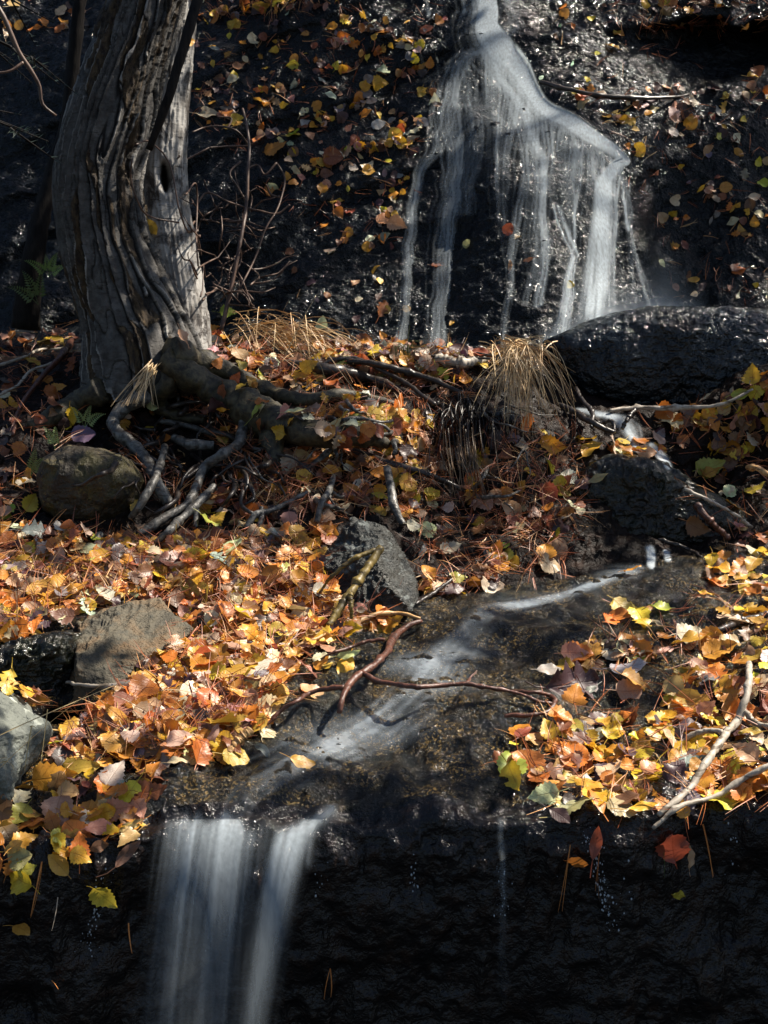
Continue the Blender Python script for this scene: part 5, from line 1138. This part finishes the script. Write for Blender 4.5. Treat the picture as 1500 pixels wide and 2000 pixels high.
def surface(px, py):
    if py > 1660: return 'the black front face'
    if py < 660 or (py < 690 and 560 < px < 1050):
        if px < 360: return 'the dark slope by the birch' if py > 100 else 'the rock above the birch'
        if px > 1235 and py < 60: return 'the brow over the black overhang'
        if px < 900 and py < 140: return 'the upper rock wall before the chute'
        if px < 900: return 'the rock wall between shrub and waterfall'
        if px < 1240 and py > 250: return 'the wet rock under the waterfall veil'
        if py < 230: return 'the rock wall along the black vine'
        return 'the dark rock wall above the big boulder'
    if px > 1240 and py < 1080: return 'the shaded far bank below the big boulder'
    if px > 1130 and py < 960: return 'the low black rock hump'
    if py < 780 and px > 330: return 'the mound with the straw tussocks'
    if px < 330 and py < 900: return 'the shaded slope under the birch'
    if px < 90 and py < 1015: return 'the litter beside the mossy boulder'
    if py < 1010 and px < 860: return 'the bank among the birch roots'
    if px >= 790 and py < 1180 and px < 1150: return 'the steep bank under the haystack tussock'
    if px < 760 and py < 1120: return 'the litter slope below the roots'
    if px < 420 and py < 1290: return 'the litter around the dry grey block'
    if px < 800 and py < 1330: return 'the litter along the long orange stick'
    if px < 620 and py < 1480: return 'the sunlit litter by the birch twig'
    if px < 520: return 'the wet lip beside the lower fall'
    if px < 980: return 'the stream bed by the forked branch'
    if py < 1230: return 'the stream head leaves'
    if py < 1400: return 'the floating leaves across the stream'
    if px > 1290: return 'the leaves under the silvery forked stick'
    return 'the sunlit leaf pile across the stream'
SHAPE = {'birch': 'serrated', 'aspen': 'rounded', 'beech': 'oval', 'oak': 'lobed', 'willow': 'narrow'}
groups = {}
for i in big:
    l = LEAVES[int(i)]
    l['cpx'], l['cpy'], _ = pix(l['V'].mean(0))
    l['surf'] = surface(l['cpx'], l['cpy'])
    l['size'] = None
    groups.setdefault((l['col'], SHAPE[l['kind']], l['surf']), []).append(l)
ORD = ['topmost', 'second highest', 'third highest', 'fourth highest', 'fifth highest', 'sixth highest', 'seventh highest', 'eighth highest', 'ninth highest', 'tenth highest']
NUM = {2: 'two', 3: 'three', 4: 'four', 5: 'five', 6: 'six', 7: 'seven', 8: 'eight', 9: 'nine', 10: 'ten', 11: 'eleven', 12: 'twelve'}
for (cn, shp, sf), ls in groups.items():
    ls.sort(key=lambda l: l['cpy'])
    for k_, l in enumerate(ls):
        o = mk('fallen_leaf', l['V'], l['F'], M['leaf'], col=np.tile(l['c'], (len(l['V']), 1)), uv=l['uv'], loc=l['p'])
        lab = f'{cn} {shp} leaf on {sf}'
        if len(ls) == 2: lab = ('upper ' if k_ == 0 else 'lower ') + lab
        elif len(ls) > 2: lab = (ORD[k_] if k_ < len(ls) - 1 else 'lowest') + ' ' + lab
        tag(o, lab, 'leaf', 'fallen autumn leaves on rock and bank')

# ------------------------------------------------------------------ limbs and crowns of the two birches, out of frame above: leaf clumps added to shade chosen spots
SUNV = np.array(SUN)
def shade_crown(tree, targets, stem_pts, seed, label):
    r_ = np.random.default_rng(seed); Vs, Fs, Cs, o = [], [], [], 0
    sC, sr = axis(stem_pts, 60); tubes = [tube(sC, sr, 24, rough=.06, freq=20, seed=seed)]
    for px, py, rad, cov, tdist in targets:
        h = hit(min(max(px, -100), 1600), min(py, 1990))
        if h is None: continue
        c = h[0] + SUNV * tdist
        j = int(np.argmin(np.linalg.norm(sC - (c - np.array([0, 0, .6])), axis=1)))
        p0, p3 = sC[j], c
        t_ = np.linspace(0, 1, 14)[:, None]; mid_ = .5 * (p0 + p3) + np.array([0, 0, .25])
        q1_, q2_ = p0 + np.array([0, 0, 1.3]), p3 + SUNV * 1.6
        tubes.append(tube((1 - t_) ** 3 * p0 + 3 * t_ * (1 - t_) ** 2 * q1_ + 3 * t_ ** 2 * (1 - t_) * q2_ + t_ ** 3 * p3, np.linspace(.011, .004, 14), 6, rough=.1, freq=20))
        n = int(cov * 2.6 * math.pi * rad * rad / (.045 * .06))
        u_ = r_.normal(size=(n, 3)); u_ /= np.linalg.norm(u_, axis=1)[:, None]; q = c + u_ * (r_.random((n, 1)) ** .45) * rad * np.array([1, 1, .8])
        for p_ in q:
            a = r_.normal(size=3); a /= np.linalg.norm(a); b = np.cross(a, r_.normal(size=3)); b /= np.linalg.norm(b)
            L = r_.uniform(.022, .036)
            Vs.append(np.array([p_ - a * L, p_ + b * L * .7, p_ + a * L, p_ - b * L * .7])); Fs.append([o, o + 1, o + 2, o + 3]); o += 4
            Cs.append(np.tile(np.array([.20, .17, .03]) * r_.uniform(.6, 1.3), (4, 1)))
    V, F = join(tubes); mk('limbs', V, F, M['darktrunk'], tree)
    mk('shade_crown', np.concatenate(Vs), Fs, M['shade_crown'], tree, col=np.concatenate(Cs), smooth=False)
# spots to shade: (px, py, radius, cover, clump distance towards the sun)
shade_crown(birch, [
    (760, 1580, .13, .9, 3.1), (900, 1590, .15, .9, 3.0), (600, 1530, .06, .8, 3.0), (130, 1600, .16, .7, 3.0), (-40, 1650, .2, .7, 3.0),
    (960, 1260, .17, .8, 3.2), (1120, 1300, .16, .7, 3.2), (1230, 1200, .16, .6, 3.1), (1250, 1350, .10, .6, 3.2),
    (1250, 960, .20, .9, 3.2), (1400, 920, .22, .9, 3.3), (1380, 1040, .18, .8, 3.1), (1550, 980, .22, .8, 3.2), (1180, 1050, .14, .7, 3.0),
    (340, 900, .20, .8, 3.1), (250, 850, .18, .8, 3.0), (900, 860, .14, .9, 3.1), (760, 920, .12, .6, 3.1),
    (160, 560, .10, .8, 3.0), (200, 690, .14, .9, 3.0), (120, 1070, .16, .6, 3.0), (330, 1080, .18, .6, 3.1), (520, 1060, .16, .6, 3.0), (430, 960, .16, .6, 3.0), (600, 960, .14, .5, 3.0), (620, 790, .14, .5, 3.1), (470, 830, .2, .75, 3.1), (560, 900, .15, .6, 3.0), (1000, 950, .15, .7, 3.1), (680, 720, .13, .45, 3.1), (960, 880, .1, .7, 3.1), (220, 950, .15, .7, 3.0), (300, 1000, .13, .6, 3.0), (820, 980, .14, .7, 3.0), (540, 990, .14, .6, 3.0), (700, 940, .12, .6, 3.0), (1060, 880, .1, .5, 3.1), (380, 700, .12, .5, 3.1), (100, 1410, .08, .9, 2.9), (60, 800, .24, .95, 3.2), (60, 600, .26, .95, 3.2), (-60, 700, .3, .9, 3.3), (130, 700, .16, .9, 3.0), (930, 980, .14, .9, 3.0), (860, 1080, .10, .7, 3.0), (1080, 960, .10, .6, 3.0), (1000, 1090, .12, .5, 3.0)], TP[:4], 3, '')
shade_crown(white, [
    (60, 380, .30, .95, 3.2), (60, 180, .30, .9, 3.1), (-80, 300, .3, .9, 3.2), (440, 180, .24, .75, 3.2), (440, 420, .22, .7, 3.1), (560, 560, .18, .5, 3.1), (560, 80, .2, .5, 3.2),
    (1380, 110, .26, .95, 3.2), (1300, 60, .2, .9, 3.2), (1480, 100, .2, .9, 3.2), (600, 300, .2, .4, 3.2), (1340, 430, .24, .95, 3.2), (1330, 540, .2, .95, 3.2), (1470, 540, .22, .9, 3.2), (680, 500, .16, .5, 3.1), (700, 200, .25, .5, 3.2), (520, 330, .2, .6, 3.2), (620, 400, .16, .5, 3.2), (1330, 330, .2, .8, 3.2), (1480, 330, .2, .6, 3.2), (1400, 720, .22, .6, 3.1)], WP[:3], 4, '')

# dark spruce added off beside the birch to block sky light; its branch tips reach into the frame
def spruce(base, height, n, seed, label, tips=()):
    r_ = np.random.default_rng(seed); base = np.array(base); root = empty('spruce_tree', base, label, 'tree')
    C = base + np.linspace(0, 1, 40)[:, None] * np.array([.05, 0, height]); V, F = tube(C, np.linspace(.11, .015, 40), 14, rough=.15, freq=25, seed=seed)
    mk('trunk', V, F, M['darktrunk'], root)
    Vs, Fs, Cs, o = [], [], [], 0; bt = []
    ends = []
    for k_ in range(n):
        h_ = .30 + .66 * (k_ + r_.random()) / n; a = k_ * 2.399 + r_.normal() * .3; L = 1.25 * (1 - h_) ** .7 + .15
        p0 = base + np.array([0, 0, h_ * height]); ends.append((p0, p0 + np.array([math.cos(a) * L, math.sin(a) * L, -.28 * L + .1 * r_.normal()])))
    for t_ in tips: ends.append((base + np.array([0, 0, t_[0]]), at(*t_[1:])))
    for p0, p2 in ends:
        m_ = .5 * (p0 + p2) + np.array([0, 0, .12]); tt_ = np.linspace(0, 1, 26)[:, None]
        c = (1 - tt_) ** 2 * p0 + 2 * tt_ * (1 - tt_) * m_ + tt_ ** 2 * p2; bt.append(tube(c[::3], np.linspace(.010, .002, len(c[::3])), 5))
        tg = p2 - p0; tg /= np.linalg.norm(tg); sd = np.cross(tg, [0, 0, 1.0]); sd /= np.linalg.norm(sd)
        for i in range(4, 26):
            for s_ in (-1, 1):
                l_ = .26 * (1.15 - i / 26) + .05; q0 = c[i]; q1 = q0 + s_ * sd * l_ + tg * l_ * .7 + np.array([0, 0, -.05]) * r_.random() + .015 * r_.normal(size=3)
                bt.append(tube(np.array([q0, .5 * (q0 + q1), q1]), np.array([.003, .002, .001]), 3, cap=False))
                dq = q1 - q0; nd = int(np.linalg.norm(dq) / .012); dn = dq / np.linalg.norm(dq)
                for j in range(nd):
                    b0 = q0 + dq * (j + r_.random()) / nd; v = r_.normal(size=3); v -= dn * (v @ dn); v /= np.linalg.norm(v); e_1 = b0 + v * .014 + dn * .010; w2 = np.cross(v, dn) * .0016
                    Vs.append(np.array([b0 - w2, b0 + w2, e_1])); Fs.append([o, o + 1, o + 2]); o += 3; Cs.append(np.tile(np.array([.016, .030, .022]) * r_.uniform(.6, 1.5), (3, 1)))
    V, F = join(bt); mk('limbs', V, F, M['darktrunk'], root)
    mk('shade_crown', np.concatenate(Vs), Fs, M['shade_crown'], root, col=np.concatenate(Cs), smooth=False)
spruce((-1.85, 3.3, .85), 5.2, 84, 5, 'dark spruce whose shaded branch tips reach in beside the birch', [(1.5, 60, 110, 3.0), (1.3, 20, 250, 3.0)])
